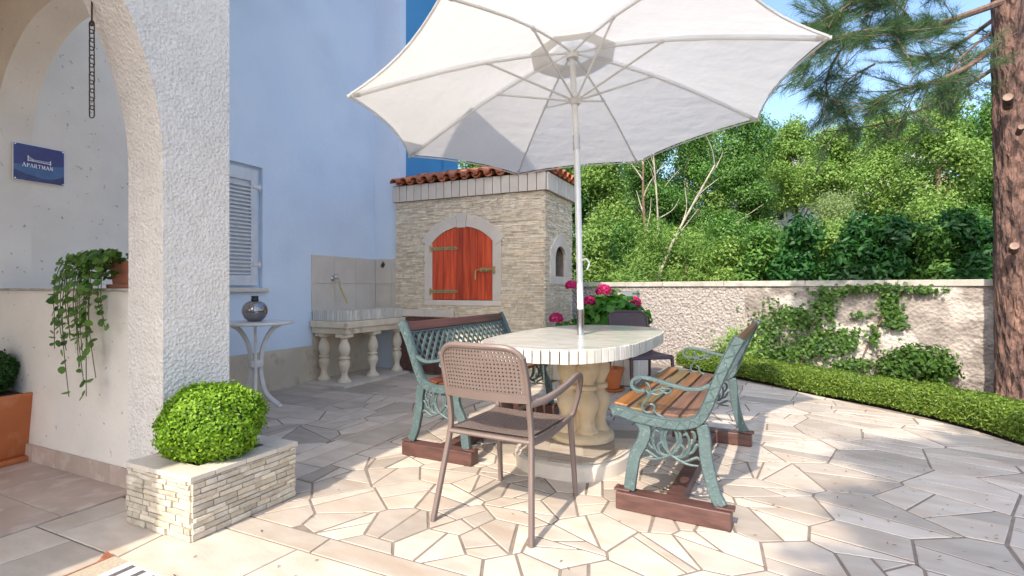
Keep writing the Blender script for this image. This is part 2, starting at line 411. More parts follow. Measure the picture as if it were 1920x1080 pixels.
EDGE = [(2.3, 7.15), (2.55, 6.65), (2.728, 6.226), (2.968, 5.687), (3.14, 5.20), (3.374, 4.735), (3.52, 4.36), (3.58, 3.95), (3.57, 3.5), (3.48, 3.0), (3.25, 2.4), (2.8, 1.6), (2.2, .8)]
edge_h = [WH(*p) for p in EDGE]
outline = [(-4.65, -2.4), (1.5, -2.4)] + edge_h[::-1] + [WH(1.9, 7.7), (-2.0, 8.0), (-4.65, 6.9)]
pb = MB(); pb.prism(outline, -.055, -.0035)
patio = tag(pb.build('patio', M['mortar']), 'pale irregular stone paving of the terrace', None, kind='structure')
patio.rotation_euler = (0, 0, R(-HA))

stones = []                                  # (polygon in the house frame, gap)
def rows(zone, hx, hy, ang=0.0, gap=.009, jit=.3):
    xs = [p[0] for p in zone]; ys = [p[1] for p in zone]; cx, cy = sum(xs) / len(xs), sum(ys) / len(ys)
    D = max(max(xs) - min(xs), max(ys) - min(ys)) * .9
    ca, sa = math.cos(R(ang)), math.sin(R(ang)); y = -D
    while y < D:
        h = hy * rng.uniform(1 - jit, 1 + jit); x = -D - rng.random() * hx
        while x < D:
            w = hx * rng.uniform(.6, 1.5); sk = rng.uniform(-.06, .06)
            q = [(x + getattr(rows, 'sk', 0), y), (x + w + sk, y), (x + w, y + h), (x, y + h)]; rows.sk = sk
            q = [(cx + a * ca - b * sa, cy + a * sa + b * ca) for a, b in q]
            if area2(q) < 0: q = q[::-1]
            q = clip_to(q, zone)
            if len(q) > 2 and abs(area2(q)) > .004: stones.append((clean(q), gap))
            x += w
        rows.sk = 0; y += h
def crazy(zone, s, gap=.013, split=.75):
    x0, x1 = min(p[0] for p in zone) - s, max(p[0] for p in zone) + s
    y0, y1 = min(p[1] for p in zone) - s, max(p[1] for p in zone) + s
    pts = []; ny = int((y1 - y0) / s) + 1; nx = int((x1 - x0) / s) + 1
    for j in range(ny):
        for i in range(nx):
            pts.append((x0 + (i + .5 + .5 * (j % 2) + rng.uniform(-.42, .42)) * s, y0 + (j + .5 + rng.uniform(-.42, .42)) * s))
    for p in pts:
        q = [(p[0] - 2 * s, p[1] - 2 * s), (p[0] + 2 * s, p[1] - 2 * s), (p[0] + 2 * s, p[1] + 2 * s), (p[0] - 2 * s, p[1] + 2 * s)]
        for o in pts:
            d = (o[0] - p[0], o[1] - p[1])
            if o is p or d[0] ** 2 + d[1] ** 2 > 9 * s * s: continue
            q = clip_half(q, (p[0] + o[0]) / 2, (p[1] + o[1]) / 2, d[0], d[1])
            if len(q) < 3: break
        q = clip_to(q, zone) if len(q) > 2 else []
        if len(q) < 3: continue
        todo = [q]
        if rng.random() < split:
            def cut(q):
                c = (sum(a[0] for a in q) / len(q) + rng.uniform(-.12, .12) * s, sum(a[1] for a in q) / len(q) + rng.uniform(-.12, .12) * s)
                a = rng.uniform(0, math.pi); n = (math.cos(a), math.sin(a))
                return [clip_half(q, c[0], c[1], *n), clip_half(q, c[0], c[1], -n[0], -n[1])]
            todo = cut(q)
            if rng.random() < .35 and len(todo[0]) > 2: todo = cut(todo[0]) + [todo[1]]
        for t in todo:
            t = clean(t, .012)
            if len(t) > 2 and abs(area2(t)) > .0035: stones.append((t, gap))
def rect(a, b, c, d): return [(a, c), (b, c), (b, d), (a, d)]
rows(rect(-3.0, -.2, -.6, 1.70), .62, .48, 0, .009)
rows(rect(-2.72, -2.38, 1.70, 5.45), .34, .55, 0, .009, .15)
crazy(rect(-3.6, -2.72, 1.94, 4.2), .36, .011)
rows(rect(-4.65, -3.6, 1.94, 5.45), .55, .45, 0, .009)
rows(rect(-3.6, -2.72, 4.2, 5.45), .5, .42, 0, .009)
def crazy_var(zone, spacing, gap=.0125):
    x0, x1 = min(p[0] for p in zone), max(p[0] for p in zone); y0, y1 = min(p[1] for p in zone), max(p[1] for p in zone); pts = []
    for _ in range(9000):
        q = (rng.uniform(x0 - .2, x1 + .2), rng.uniform(y0 - .2, y1 + .2)); d = spacing(*q) * .80
        if all((q[0] - o[0]) ** 2 + (q[1] - o[1]) ** 2 > d * d for o in pts): pts.append(q)
    for p in pts:
        q = [(p[0] - 1, p[1] - 1), (p[0] + 1, p[1] - 1), (p[0] + 1, p[1] + 1), (p[0] - 1, p[1] + 1)]
        for o in pts:
            d = (o[0] - p[0], o[1] - p[1])
            if o is p or d[0] ** 2 + d[1] ** 2 > 2.2: continue
            q = clip_half(q, (p[0] + o[0]) / 2, (p[1] + o[1]) / 2, d[0], d[1])
            if len(q) < 3: break
        q = clip_to(q, zone) if len(q) > 2 else []
        if len(q) < 3: continue
        right = p[0] > .15 and p[1] > 2.55; todo = [q]
        for lvl in range(2):
            nxt = []
            for t in todo:
                A_ = abs(area2(t)) if len(t) > 2 else 0
                if A_ > (.075 if right else .032) and rng.random() < (.9 if lvl == 0 else .45):
                    c = (sum(k[0] for k in t) / len(t), sum(k[1] for k in t) / len(t)); c = (c[0] + rng.uniform(-.05, .05), c[1] + rng.uniform(-.05, .05))
                    an = R(71 + rng.gauss(0, 6.2)) if right and rng.random() < .75 else rng.uniform(0, math.pi)
                    nn = (math.cos(an), math.sin(an)); nxt += [clip_half(t, c[0], c[1], *nn), clip_half(t, c[0], c[1], -nn[0], -nn[1])]
                else: nxt.append(t)
            todo = nxt
        for t in todo:
            t = clean(t, .012)
            if len(t) > 2 and abs(area2(t)) > .003: stones.append((t, gap))
crazy_var(rect(-2.38, 3.2, 1.70, 5.45), lambda x, y: .275 if not (x > 0 and y > 2.5) else .275 + min(.19, .5 * min(x, y - 2.5)))
crazy(rect(-.2, 2.4, .9, 1.70), .33)
hz = [p for p in edge_h]
zone6 = [(0.0, 2.72), (2.4, 2.72), (4.2, 2.72), (4.2, 7.5), (0.0, 7.5)]
n0 = len(stones)
rows(rect(-2.1, 2.2, 5.45, 8.0), .42, .30, -10, .010)
def inside_edge(q):
    for i in range(len(edge_h) - 1):
        a, b = edge_h[i], edge_h[i + 1]
        nx, ny = -(b[1] - a[1]), b[0] - a[0]
        q = clip_half(q, a[0], a[1], nx, ny)
        if len(q) < 3: return []
    return q
KEEPOUT = [(-2.20, -.9, 5.74, 8.5), (-4.7, -2.15, 5.46, 8.5), (-2.97, -2.66, 1.575, 1.94)]
final = []
for i, (q, gp) in enumerate(stones):
    q = inside_edge(q)
    if len(q) < 3: continue
    cx, cy = sum(a[0] for a in q) / len(q), sum(a[1] for a in q) / len(q)
    if any(k[0] < cx < k[1] and k[2] < cy < k[3] for k in KEEPOUT): continue
    q = inset(clean(q), gp / 2)
    q = clean(q, .006)
    if len(q) < 3 or abs(area2(q)) < .002: continue
    if area2(q) < 0: q = q[::-1]
    w = HW(cx, cy); f_ = 0
    if w.y > .6 and abs(w.x / w.y) < 1.06: f_ = abs(area2(q)) / w.y ** 3
    if w.y > .6 and 540 + 1056 / w.y > 1130: f_ *= .2
    final.append((f_, q))
final.sort(key=lambda t: -t[0])
rest = MB()
for k, (f_, q) in enumerate(final):
    z1 = rng.uniform(-.0015, .0015)
    if k < 299:
        s = MB(); c = (sum(a[0] for a in q) / len(q), sum(a[1] for a in q) / len(q))
        s.prism([(a - c[0], b - c[1]) for a, b in q], -.03, z1, .0022)
        o = s.build('paving_stone', M['stone'], patio); o.location = (c[0], c[1], 0)
    else:
        rest.prism(q, -.03, z1, .0022, tint=rng.random())
tag(rest.build('paving_stones', M['stone_join'], patio, tint=True), kind='stuff')

pf = MB(); pf.box(-4.65, -3.004, -2.3, 1.66, -.03, -.006)
porch = tag(pf.build('porch_floor', M['mortar']), 'brown tiled floor of the shaded porch', None, kind='structure'); porch.rotation_euler = (0, 0, R(-HA))
for i in range(5):
    for j in range(8):
        t = MB(); x = -3.006 - .33 * i; y = 1.645 - .335 * j
        t.prism(rect(-.164, .164, -.1655, .1655), -.012, .004, .002)
        o = t.build('floor_tile', M['porch_tile'], porch); o.location = (x - .165, y - .1675, 0)

# ------------------------------------------------------------------ house
house = empty('house', (0, 0, 0), -HA, 'white and blue plastered house with arched porch at the left of the terrace', 'house')
def merge(o, angle=35):
    b = bmesh.new(); b.from_mesh(o.data); bmesh.ops.remove_doubles(b, verts=b.verts, dist=.0005)
    bmesh.ops.recalc_face_normals(b, faces=b.faces)
    for f in b.faces: f.smooth = True
    b.to_mesh(o.data); b.free()
    try: o.data.set_sharp_from_angle(angle=R(angle))
    except Exception: pass
    return o
def arch_wall(name, mat, s0, s1, o0, o1, spring, b, top, t0, t1, swap, parent, base=0.0):
    """wall in the s-h plane with an arched opening o0..o1; swap: s runs along u (True) or v (False)"""
    mb = MB(); n = 40; cs, a = (o0 + o1) / 2, (o1 - o0) / 2
    S = [o0 + (o1 - o0) * (1 - math.cos(math.pi * i / n)) / 2 for i in range(n + 1)]
    hb = [spring + b * math.sqrt(max(0, 1 - ((s - cs) / a) ** 2)) for s in S]
    def P(s, h, t): return (t, s, h) if swap else (s, t, h)
    def quad(a_, b_, c_, d_): mb.add([a_, b_, c_, d_], [(0, 1, 2, 3)])
    for t in (t0, t1):
        for i in range(n): quad(P(S[i], hb[i], t), P(S[i + 1], hb[i + 1], t), P(S[i + 1], top, t), P(S[i], top, t))
        for x0, x1 in ((s0, o0), (o1, s1)):
            quad(P(x0, base, t), P(x1, base, t), P(x1, spring, t), P(x0, spring, t)); quad(P(x0, spring, t), P(x1, spring, t), P(x1, top, t), P(x0, top, t))
    for i in range(n): quad(P(S[i], hb[i], t0), P(S[i + 1], hb[i + 1], t0), P(S[i + 1], hb[i + 1], t1), P(S[i], hb[i], t1))
    for x in (s0, o0, o1, s1):
        quad(P(x, base, t0), P(x, base, t1), P(x, spring, t1), P(x, spring, t0))
        if x in (s0, s1): quad(P(x, spring, t0), P(x, spring, t1), P(x, top, t1), P(x, top, t0))
    for x0, x1 in ((s0, o0), (o1, s1)): quad(P(x0, top, t0), P(x1, top, t0), P(x1, top, t1), P(x0, top, t1))
    for i in range(n): quad(P(S[i], top, t0), P(S[i + 1], top, t0), P(S[i + 1], top, t1), P(S[i], top, t1))
    return merge(mb.build(name, mat, parent))
tag(arch_wall('porch_arch', M['stucco'], -1.9, 1.937, -1.022, 1.578, 1.70, 1.50, 3.5, -2.96, -2.666, True, house), 'rough white stuccoed pillar and arch of the porch')
tag(arch_wall('side_arch', M['plaster'], -4.648, -2.962, -4.646, -2.972, 2.05, .82, 3.5, 1.65, 1.85, False, house), 'smooth plastered arch above the parapet')
arch_wall('unseen_end_arch', M['plaster'], -4.65, -2.962, -4.35, -3.2, 1.5, .65, 3.5, -1.88, -1.7, False, house)  # unseen porch end added, opening kept low to hold sun off the parapet
p = MB(); p.box(-4.648, -2.963, 1.652, 1.848, 0, 1.082); tag(p.build('parapet', M['plaster'], house), 'low plastered parapet under the side arch')
p = MB(); p.box(-4.60, -2.964, 1.632, 1.868, 1.083, 1.098); p.build('ledge', M['coping'], house, bev=.003)
for i in range(6):
    p = MB(); p.box(-.142, .142, -.006, .006, 0, .105); o = p.build('skirting_tile', M['porch_tile'], house); o.location = (-3.11 - .286 * i, 1.643, .005)
p = MB(); p.box(-4.66, -2.667, -1.9, 1.95, 3.502, 3.62); p.box(-2.666, -2.52, -1.4, 1.95, 3.503, 3.619); p.build('porch_roof', M['plaster'], house)
def plain_wall(name, mat, u0, u1, h0, h1, vf=-4.65): 
    q = MB(); q.box(vf - .3, vf, u0, u1, h0, h1); return q.build(name, mat, house)
plain_wall('porch_back_wall', M['plaster'], -1.9, 3.0, 0, 3.9)
# wall with the window opening u 3.10-3.755, h 1.10-2.36
wb = MB(); vf = -4.65; U0, U1, H0, H1 = 3.06, 3.755, 1.10, 2.36
for a, b, c, d in ((3.001, U0, 0, 6.2), (U1, 5.53, 0, 6.2), (U0, U1, 0, H0), (U0, U1, H1, 6.2)):
    wb.add([(vf, a, c), (vf, b, c), (vf, b, d), (vf, a, d)], [(0, 1, 2, 3)])
vb = vf - .055
wb.add([(vf, U0, H0), (vf, U1, H0), (vf, U1, H1), (vf, U0, H1), (vb, U0, H0), (vb, U1, H0), (vb, U1, H1), (vb, U0, H1)], [(0, 1, 5, 4), (1, 2, 6, 5), (2, 3, 7, 6), (3, 0, 4, 7), (4, 5, 6, 7)])
tag(wb.build('wall', M['bluewall'], house, fix=False), 'tall pale blue plastered wall')
p = MB(); p.box(-9, -4.96, -1.9, 6.95, 0, 6.2); p.build('house_body', M['bluewall'], house)
p = MB(); p.box(-4.955, -4.651, -1.9, 3.0, 3.91, 6.2); p.build('upper_wall', M['bluewall'], house)
p = MB(); p.box(-4.95, -4.235, 5.53, 5.66, 0, 6.2); tag(p.build('wall_return', M['bluewall'], house), 'projecting corner of the pale blue wall beside the oven')
p = MB(); p.box(-4.95, -4.24, 5.662, 6.55, 0, 6.2); tag(p.build('side_wall', M['wallshade'], house), 'stretch of house wall above the oven roof, darkened by painted blue shade')
p = MB(); p.box(-4.95, -4.20, 6.552, 6.95, 0, 6.2); p.build('corner_pier', M['wallshade'], house)
p = MB(); p.box(-4.62, -2.03, 2.0, 2.3, 3.73, 5.75); p.build('shade_fin', M['stucco'], house)  # unseen fin added in place of the upper bay to shade parasol and oven
p = MB(); p.box(-9.3, -3.85, -2.2, 7.2, 6.21, 6.4); p.build('roof', M['roof'], house)
p = MB(); p.box(-4.64, -4.632, 1.86, 4.42, 0, .43); p.build('plinth', M['plinth'], house)
p = MB(); p.box(-4.64, -4.632, 4.423, 5.53, 0, .80); tag(p.build('plinth', M['plinth'], house), 'stained brown plaster behind the sink balusters')
# window: frame, leaf with slats, hinges, sill
win = MB(); win.box(-4.70, -4.685, 3.10, 3.70, 1.125, 2.32)
w0 = win.build('window', M['white_paint'], house); w0['label'] = 'window closed by a white slatted shutter'
for a, b, c, d in ((3.10, 3.165, 1.125, 2.32), (3.625, 3.70, 1.125, 2.32), (3.166, 3.624, 1.125, 1.23), (3.166, 3.624, 2.20, 2.32)):
    p = MB(); p.box(-4.684, -4.655, a, b, c, d); p.build('shutter_frame', M['white_paint'], w0, bev=.003)
sl = MB(); sl.M = None; sl.add([(-.012, -.229, -.012), (.012, -.229, -.024), (.012, .229, -.024), (-.012, .229, -.012), (-.012, -.229, .004), (.012, -.229, -.010), (.012, .229, -.010), (-.012, .229, .004)],
       [(0, 3, 2, 1), (4, 5, 6, 7), (0, 1, 5, 4), (1, 2, 6, 5), (2, 3, 7, 6), (3, 0, 4, 7)])
slm = sl.mesh('slat', M['white_paint'])
for i in range(24):
    o = link('slat', slm, w0); o.location = (-4.668, 3.395, 1.262 + i * .039)
for h in (1.33, 2.13):
    p = MB(); p.box(-4.654, -4.640, 3.64, 3.735, h, h + .035); p.tube([(-4.645, 3.715, h - .02), (-4.645, 3.715, h + .055)], .009, 8); p.build('hinge', M['white_metal'], w0)
p = MB(); p.box(-4.70, -4.60, 3.02, 3.80, 1.060, 1.098); p.build('sill', M['slab'], house, bev=.006)
# splash tiles round the sink
for (a, b) in ((4.405, 4.77), (4.77, 5.135), (5.135, 5.515)):
    for (c, d) in ((.82, 1.155), (1.155, 1.49)):
        p = MB(); p.box(-4.649, -4.636, a + .0015, b - .0015, c + .0015, d - .0015); p.build('splash_tile', M['splash'], house, bev=.001)
for (a, b) in ((-4.634, -4.36), (-4.36, -4.284)):
    for (c, d) in ((.82, 1.155), (1.155, 1.49)):
        p = MB(); p.box(a + .0015, b - .0015, 5.516, 5.529, c + .0015, d - .0015); p.build('splash_tile', M['splash'], house, bev=.001)
# sign on the porch wall
sg = empty('sign', HW(-4.64, 1.89, 1.985), 90 - HA, 'blue rectangular sign reading APARTMAN with a white bed drawing on the porch wall', 'sign')
def flat(name, polys, d0, d1, mat, parent):      # polygons in the sign plane (x along the wall, z up), extruded towards -y
    mb = MB()
    for q in polys:
        if area2(q) < 0: q = q[::-1]
        n = len(q)
        mb.add([(x, -d0, z) for x, z in q] + [(x, -d1, z) for x, z in q], [tuple(range(n))[::-1], tuple(n + k for k in range(n))] + [(k, (k + 1) % n, n + (k + 1) % n, n + k) for k in range(n)])
    return mb.build(name, mat, parent, fix=True)
SW, SH = .148, .131
flat('panel', [[(-SW, -SH), (SW, -SH), (SW, SH), (-SW, SH)]], 0, .010, M['whiteprint'], sg)
flat('print', [[(-SW + .004, -SH + .004), (SW - .004, -SH + .004), (SW - .004, SH - .004), (-SW + .004, SH - .004)]], .0101, .0108, M['signblue'], sg)
flat('print', [[(-SW + .004, -.08), (-.06, -.082), (.02, -.10), (SW - .004, -.09), (SW - .004, .012), (.07, -.005), (0, -.035), (-.08, -.012), (-SW + .004, -.02)]], .0109, .0112, M['signmid'], sg)
flat('print', [[(-SW + .004, -SH + .004), (SW - .004, -SH + .004), (SW - .004, -.062), (.10, -.085), (.03, -.105), (-.06, -.085), (-.1, -.07), (-SW + .004, -.055)]], .0113, .0115, M['signlow'], sg)
def stroke(x0, z0, x1, z1, w):
    dx, dz = x1 - x0, z1 - z0; L_ = math.hypot(dx, dz); nx, nz = -dz / L_ * w / 2, dx / L_ * w / 2
    return [(x0 + nx, z0 + nz), (x1 + nx, z1 + nz), (x1 - nx, z1 - nz), (x0 - nx, z0 - nz)]
def letter(ch):
    t, T_ = .10, .19; L_ = []
    def serif(x, z): L_.append(stroke(x - .13, z, x + .13, z, .07))
    if ch == 'A': L_ += [stroke(.08, 0, .40, 1, t), stroke(.40, 1, .74, 0, T_), stroke(.2, .34, .62, .34, .08)]; serif(.08, .03); serif(.74, .03)
    if ch in 'PR':
        L_.append(stroke(.18, 0, .18, 1, T_)); serif(.18, .03); L_.append(stroke(.05, .97, .4, .97, .07))
        pts = [(.38 + .26 * math.cos(a), .73 + .235 * math.sin(a)) for a in [R(90 - 18 * i) for i in range(11)]]
        L_.append(stroke(.2, .49, .4, .49, .07))
        for i in range(10): L_.append(stroke(*pts[i], *pts[i + 1], .07 + .11 * math.sin(math.pi * (i + .5) / 10)))
        if ch == 'R': L_.append(stroke(.38, .5, .74, 0, T_ * .9)); serif(.76, .03)
    if ch == 'T': L_ += [stroke(.4, 0, .4, 1, T_), stroke(.05, .96, .75, .96, .08), stroke(.07, .8, .07, 1, .06), stroke(.73, .8, .73, 1, .06)]; serif(.4, .03)
    if ch == 'M': L_ += [stroke(.12, 0, .14, 1, t), stroke(.16, 1, .46, .1, T_), stroke(.46, .1, .78, 1, t), stroke(.82, 0, .80, 1, T_)]; serif(.12, .03); serif(.82, .03)
    if ch == 'N': L_ += [stroke(.12, 0, .12, 1, t), stroke(.12, 1, .68, 0, T_), stroke(.70, 0, .70, 1, t)]; serif(.12, .03); serif(.70, .97)
    return L_
x = -.098
for ch in 'APARTMAN':
    big = ch == 'A' and x < -.09
    s_ = .030 if x < -.09 else .027
    flat('letter', [[(x + a * s_ * .88, -.030 + b * s_) for a, b in q] for q in letter(ch)], .0114, .0122 + .0001, M['whiteprint'], sg)
    x += {'M': 1.0, 'T': .80, 'P': .74, 'R': .84}.get(ch, .86) * s_ * .90 + .0012
flat('bed_drawing', [stroke(-.065, .012, -.065, .052, .006), stroke(.062, .005, .062, .038, .006), stroke(-.065, .018, .062, .014, .005), stroke(-.065, .045, -.035, .026, .004), stroke(-.035, .026, .062, .026, .003), stroke(-.06, .030, -.03, .018, .003)], .0114, .0122, M['whiteprint'], sg)
for a, b in ((-SW + .012, SH - .012), (SW - .012, SH - .012), (-SW + .012, -SH + .012), (SW - .012, -SH + .012)):
    p = MB(); p.tube([(a, -.0105, b), (a, -.014, b)], .005, 8); p.build('screw', M['chrome'], sg)
# chain hanging in the arch
ch0 = empty('chain', HW(-2.90, 1.385, 2.385), -HA, 'rusty iron chain hanging from the porch arch', 'chain')
lk = MB(); lk.tube([(.013 * math.cos(a), 0, (.017 if math.sin(a) > 0 else -.017) + .013 * math.sin(a)) for a in [2 * math.pi * i / 14 for i in range(14)]], .0028, 6, closed=True)
lkm = lk.mesh('link', M['rust'], smooth=True)
for i in range(11):
    o = link('link', lkm, ch0); o.location = (0, 0, -.02 - i * .041); o.rotation_euler = (0, 0, R(20 + 90 * (i % 2)))
p = MB(); p.tube([(0, 0, .0), (0, 0, .13)], .004, 6); p.tube([(.012 * math.cos(a), 0, .012 * math.sin(a)) for a in [2 * math.pi * i / 12 for i in range(12)]], .004, 6, closed=True); p.build('hook', M['rust'], ch0)

# ------------------------------------------------------------------ outdoor oven
oven = empty('outdoor_oven', HW(-3.22, 5.5), -HA, 'outdoor oven clad in thin beige stone with a red arched wooden door', 'oven')
ox, oy = -3.22, 5.5
core = MB()
core.box(-4.27 - ox, -2.45 - ox, .012, .975, 0, 2.235); 
for a, b, c, d in ((.012, .318, 0, 2.235), (.69, .975, 0, 2.235), (.319, .689, 0, 1.244), (.319, .689, 1.62, 2.235)): core.box(-2.449 - ox, -2.172 - ox, a, b, c, d)
core.build('masonry_core', M['mortar'], oven)
ac, aR = 1.271, .59
def in_door(a, b, h0, h1):
    if h1 < .945 or b < -3.695 or a > -2.825: return False
    return min(abs(a + 3.26), abs(b + 3.26), 0 if a < -3.26 < b else 9) ** 2 + max(0, h0 - ac) ** 2 < (aR + .01) ** 2
cl = MB(); h = .0
while h < 2.215:
    rh = rng.uniform(.013, .024); x = -4.275 - rng.random() * .1
    while x < -2.165:
        w = rng.uniform(.04, .16); a, b = max(x, -4.275), min(x + w, -2.166)
        if b - a > .012 and not in_door(a, b, h, h + rh):
            d = rng.uniform(0, .015); cl.box(a - ox + .0012, b - ox - .0012, -.003 - d, .0125, h + .0012, min(h + rh, 2.225) - .0012, tint=rng.random())
        x += w
    x = 5.505 - rng.random() * .1
    while x < 6.48:
        w = rng.uniform(.04, .16); a, b = max(x, 5.498), min(x + w, 6.48)
        mid = (a + b) / 2
        if b - a > .012 and not (b > 5.81 and a < 6.20 and 1.235 < h + rh and h < 1.625):
            d = rng.uniform(0, .014); cl.box(-2.173 - ox, -2.160 + d - ox, a - oy + .0016, b - oy - .0016, h + .0016, min(h + rh, 2.225) - .0016, tint=rng.random())
        x += w
    h += rh
tag(cl.build('stone_cladding', M['ledger'], oven, tint=True), kind='stuff')
# cap band tiles
n = 19; w = 2.17 / n
for i in range(n):
    p = MB(); p.box(-w / 2 + .0045, w / 2 - .0045, -.011, .011, -.102, .102); o = p.build('cap_tile', M['oventile'], oven, bev=.002); o.location = (-4.30 - ox + w * (i + .5), -.036, 2.331)
n = 9; w = 1.03 / n
for i in range(n):
    p = MB(); p.box(-.011, .011, -w / 2 + .0045, w / 2 - .0045, -.102, .102); o = p.build('cap_tile', M['oventile'], oven, bev=.002); o.location = (-2.117 - ox, -.026 + w * (i + .5), 2.331)
p = MB(); p.box(-4.298 - ox, -2.13 - ox, -.0245, .99, 2.229, 2.432); p.build('cap_backing', M['grout'], oven)
# door surround
def arcpoly(c, r0, r1, a0, a1, n=10):
    return [(c[0] + r0 * math.cos(R(a0 + (a1 - a0) * i / n)), c[1] + r0 * math.sin(R(a0 + (a1 - a0) * i / n))) for i in range(n + 1)] + \
           [(c[0] + r1 * math.cos(R(a1 + (a0 - a1) * i / n)), c[1] + r1 * math.sin(R(a1 + (a0 - a1) * i / n))) for i in range(n + 1)]
cx = -3.26 - ox
def slabpoly(name, q, d0, d1, mat, parent):
    mb = MB(); n = len(q)
    if area2(q) < 0: q = q[::-1]
    mb.add([(x, -d0, z) for x, z in q] + [(x, -d1, z) for x, z in q], [tuple(range(n))[::-1], tuple(n + k for k in range(n))] + [(k, (k + 1) % n, n + (k + 1) % n, n + k) for k in range(n)])
    return mb.build(name, mat, parent, fix=True, bev=.003)
aL = math.degrees(math.acos(.43 / aR))
for q in (arcpoly((cx, ac), aR + .001, .735, aL - 7, 83.6), arcpoly((cx, ac), aR - .012, .765, 84.2, 95.8), arcpoly((cx, ac), aR + .001, .735, 96.4, 187 - aL)):
    slabpoly('arch_stone', q, -.01, .026, M['oventile'], oven)
zj = ac + aR * math.sin(R(aL)) - .005
slabpoly('jamb_stone', [(cx - .55, .95), (cx - .432, .95), (cx - .432, zj), (cx - .55, zj + .05)], -.01, .0205, M['oventile'], oven)
slabpoly('jamb_stone', [(cx + .55, .95), (cx + .432, .95), (cx + .432, zj), (cx + .55, zj + .05)], -.01, .0205, M['oventile'], oven)
slabpoly('sill_stone', [(cx - .55, .885), (cx + .55, .885), (cx + .55, .947), (cx - .55, .947)], -.01, .024, M['oventile'], oven)
door = empty('door', (cx, 0, 0)); door.parent = oven; door['label'] = 'red stained plank door with arched top'
dx = [-.428, -.345, -.262, -.165, -.072, .020, .120, .225, .325, .428]
for i in range(9):
    a, b = dx[i] + .0015, dx[i + 1] - .0015
    q = [(a, .955), (b, .955)] + [(a + (b - a) * (1 - k / 5), ac + math.sqrt(max(0, (aR - .004) ** 2 - (a + (b - a) * (1 - k / 5)) ** 2))) for k in range(6)]
    o = slabpoly('plank', [(x - (a + b) / 2, z - 1.4) for x, z in q], .003, .016 + rng.uniform(0, .003), M['doorwood'], door); o.location = ((a + b) / 2, 0, 1.4)
for z in (1.595, 1.055):
    slabpoly('hinge', [(-.45, z - .022), (-.08, z - .022), (-.05, z), (-.08, z + .022), (-.45, z + .022)], .0195, .027, M['brass'], door)
    p = MB(); p.tube([(-.455, -.026, z - .042), (-.455, -.026, z + .042)], .012, 8); p.build('hinge_pin', M['brass'], door)
    for xx in (-.36, -.26, -.16, -.1):
        p = MB(); p.tube([(xx, -.026, z), (xx, -.031, z)], .006, 8); p.build('rivet', M['iron_dark'], door)
slabpoly('bolt_plate', [(.26, 1.295), (.40, 1.295), (.40, 1.345), (.26, 1.345)], .0195, .024, M['brass'], door)
slabpoly('bolt_keeper', [(.43, 1.28), (.475, 1.28), (.475, 1.36), (.43, 1.36)], .0215, .036, M['brass'], door)
p = MB(); p.tube([(.45, -.042, 1.32), (.24, -.042, 1.32), (.222, -.046, 1.312), (.216, -.05, 1.29), (.212, -.05, 1.20)], .009, 8); p.build('bolt', M['brass'], door, smooth=True)
p = MB(); p.box(.29, .31, -.055, -.0195, 1.302, 1.338); p.box(.36, .38, -.055, -.0195, 1.302, 1.338); p.build('bolt_guide', M['brass'], door)
# niche frame on the side face
vx = -2.16 - ox
def sidepoly(name, q, d0, d1, mat):
    mb = MB(); n = len(q)
    if area2(q) < 0: q = q[::-1]
    mb.add([(vx + d0, y, z) for y, z in q] + [(vx + d1, y, z) for y, z in q], [tuple(range(n))[::-1], tuple(n + k for k in range(n))] + [(k, (k + 1) % n, n + (k + 1) % n, n + k) for k in range(n)])
    return mb.build(name, mat, oven, fix=True, bev=.002)
nc = .505
sidepoly('niche_stone', [(.15, 1.146), (.87, 1.146), (.87, 1.24), (.15, 1.24)], -.02, .019, M['oventile'])
sidepoly('niche_stone', [(.15, 1.242), (.32, 1.242), (.32, 1.46), (.15, 1.55)], -.02, .016, M['oventile'])
sidepoly('niche_stone', [(.87, 1.242), (.69, 1.242), (.69, 1.46), (.87, 1.55)], -.02, .016, M['oventile'])
lft = [(nc - .185 * math.cos(R(t)), 1.46 + .155 * math.sin(R(t)) ** .9) for t in (0, 20, 40, 60, 75, 88)]
sidepoly('niche_stone', [(.15, 1.552)] + [(lft[0][0], 1.462)] + lft[1:] + [(nc - .003, 1.77), (.40, 1.75)], -.02, .018, M['oventile'])
sidepoly('niche_stone', [(.87, 1.552)] + [(2 * nc - lft[0][0], 1.462)] + [(2 * nc - a, b) for a, b in lft[1:]] + [(nc + .003, 1.77), (.61, 1.75)], -.02, .018, M['oventile'])
for a, b in ((-4.24, -3.80), (-3.797, -3.36)):
    p = MB(); p.box(a - ox, b - ox, -.075, -.021, .735, .825); p.build('ledge_slab', M['oventile'], oven, bev=.004)
for i in range(5):
    p = MB(); p.box(-.07, .07, -.012, .012, 0, .70); o = p.build('hatch_plank', M['beam'], oven, bev=.003); o.location = (-4.14 - ox + .144 * i, -.045, .02)
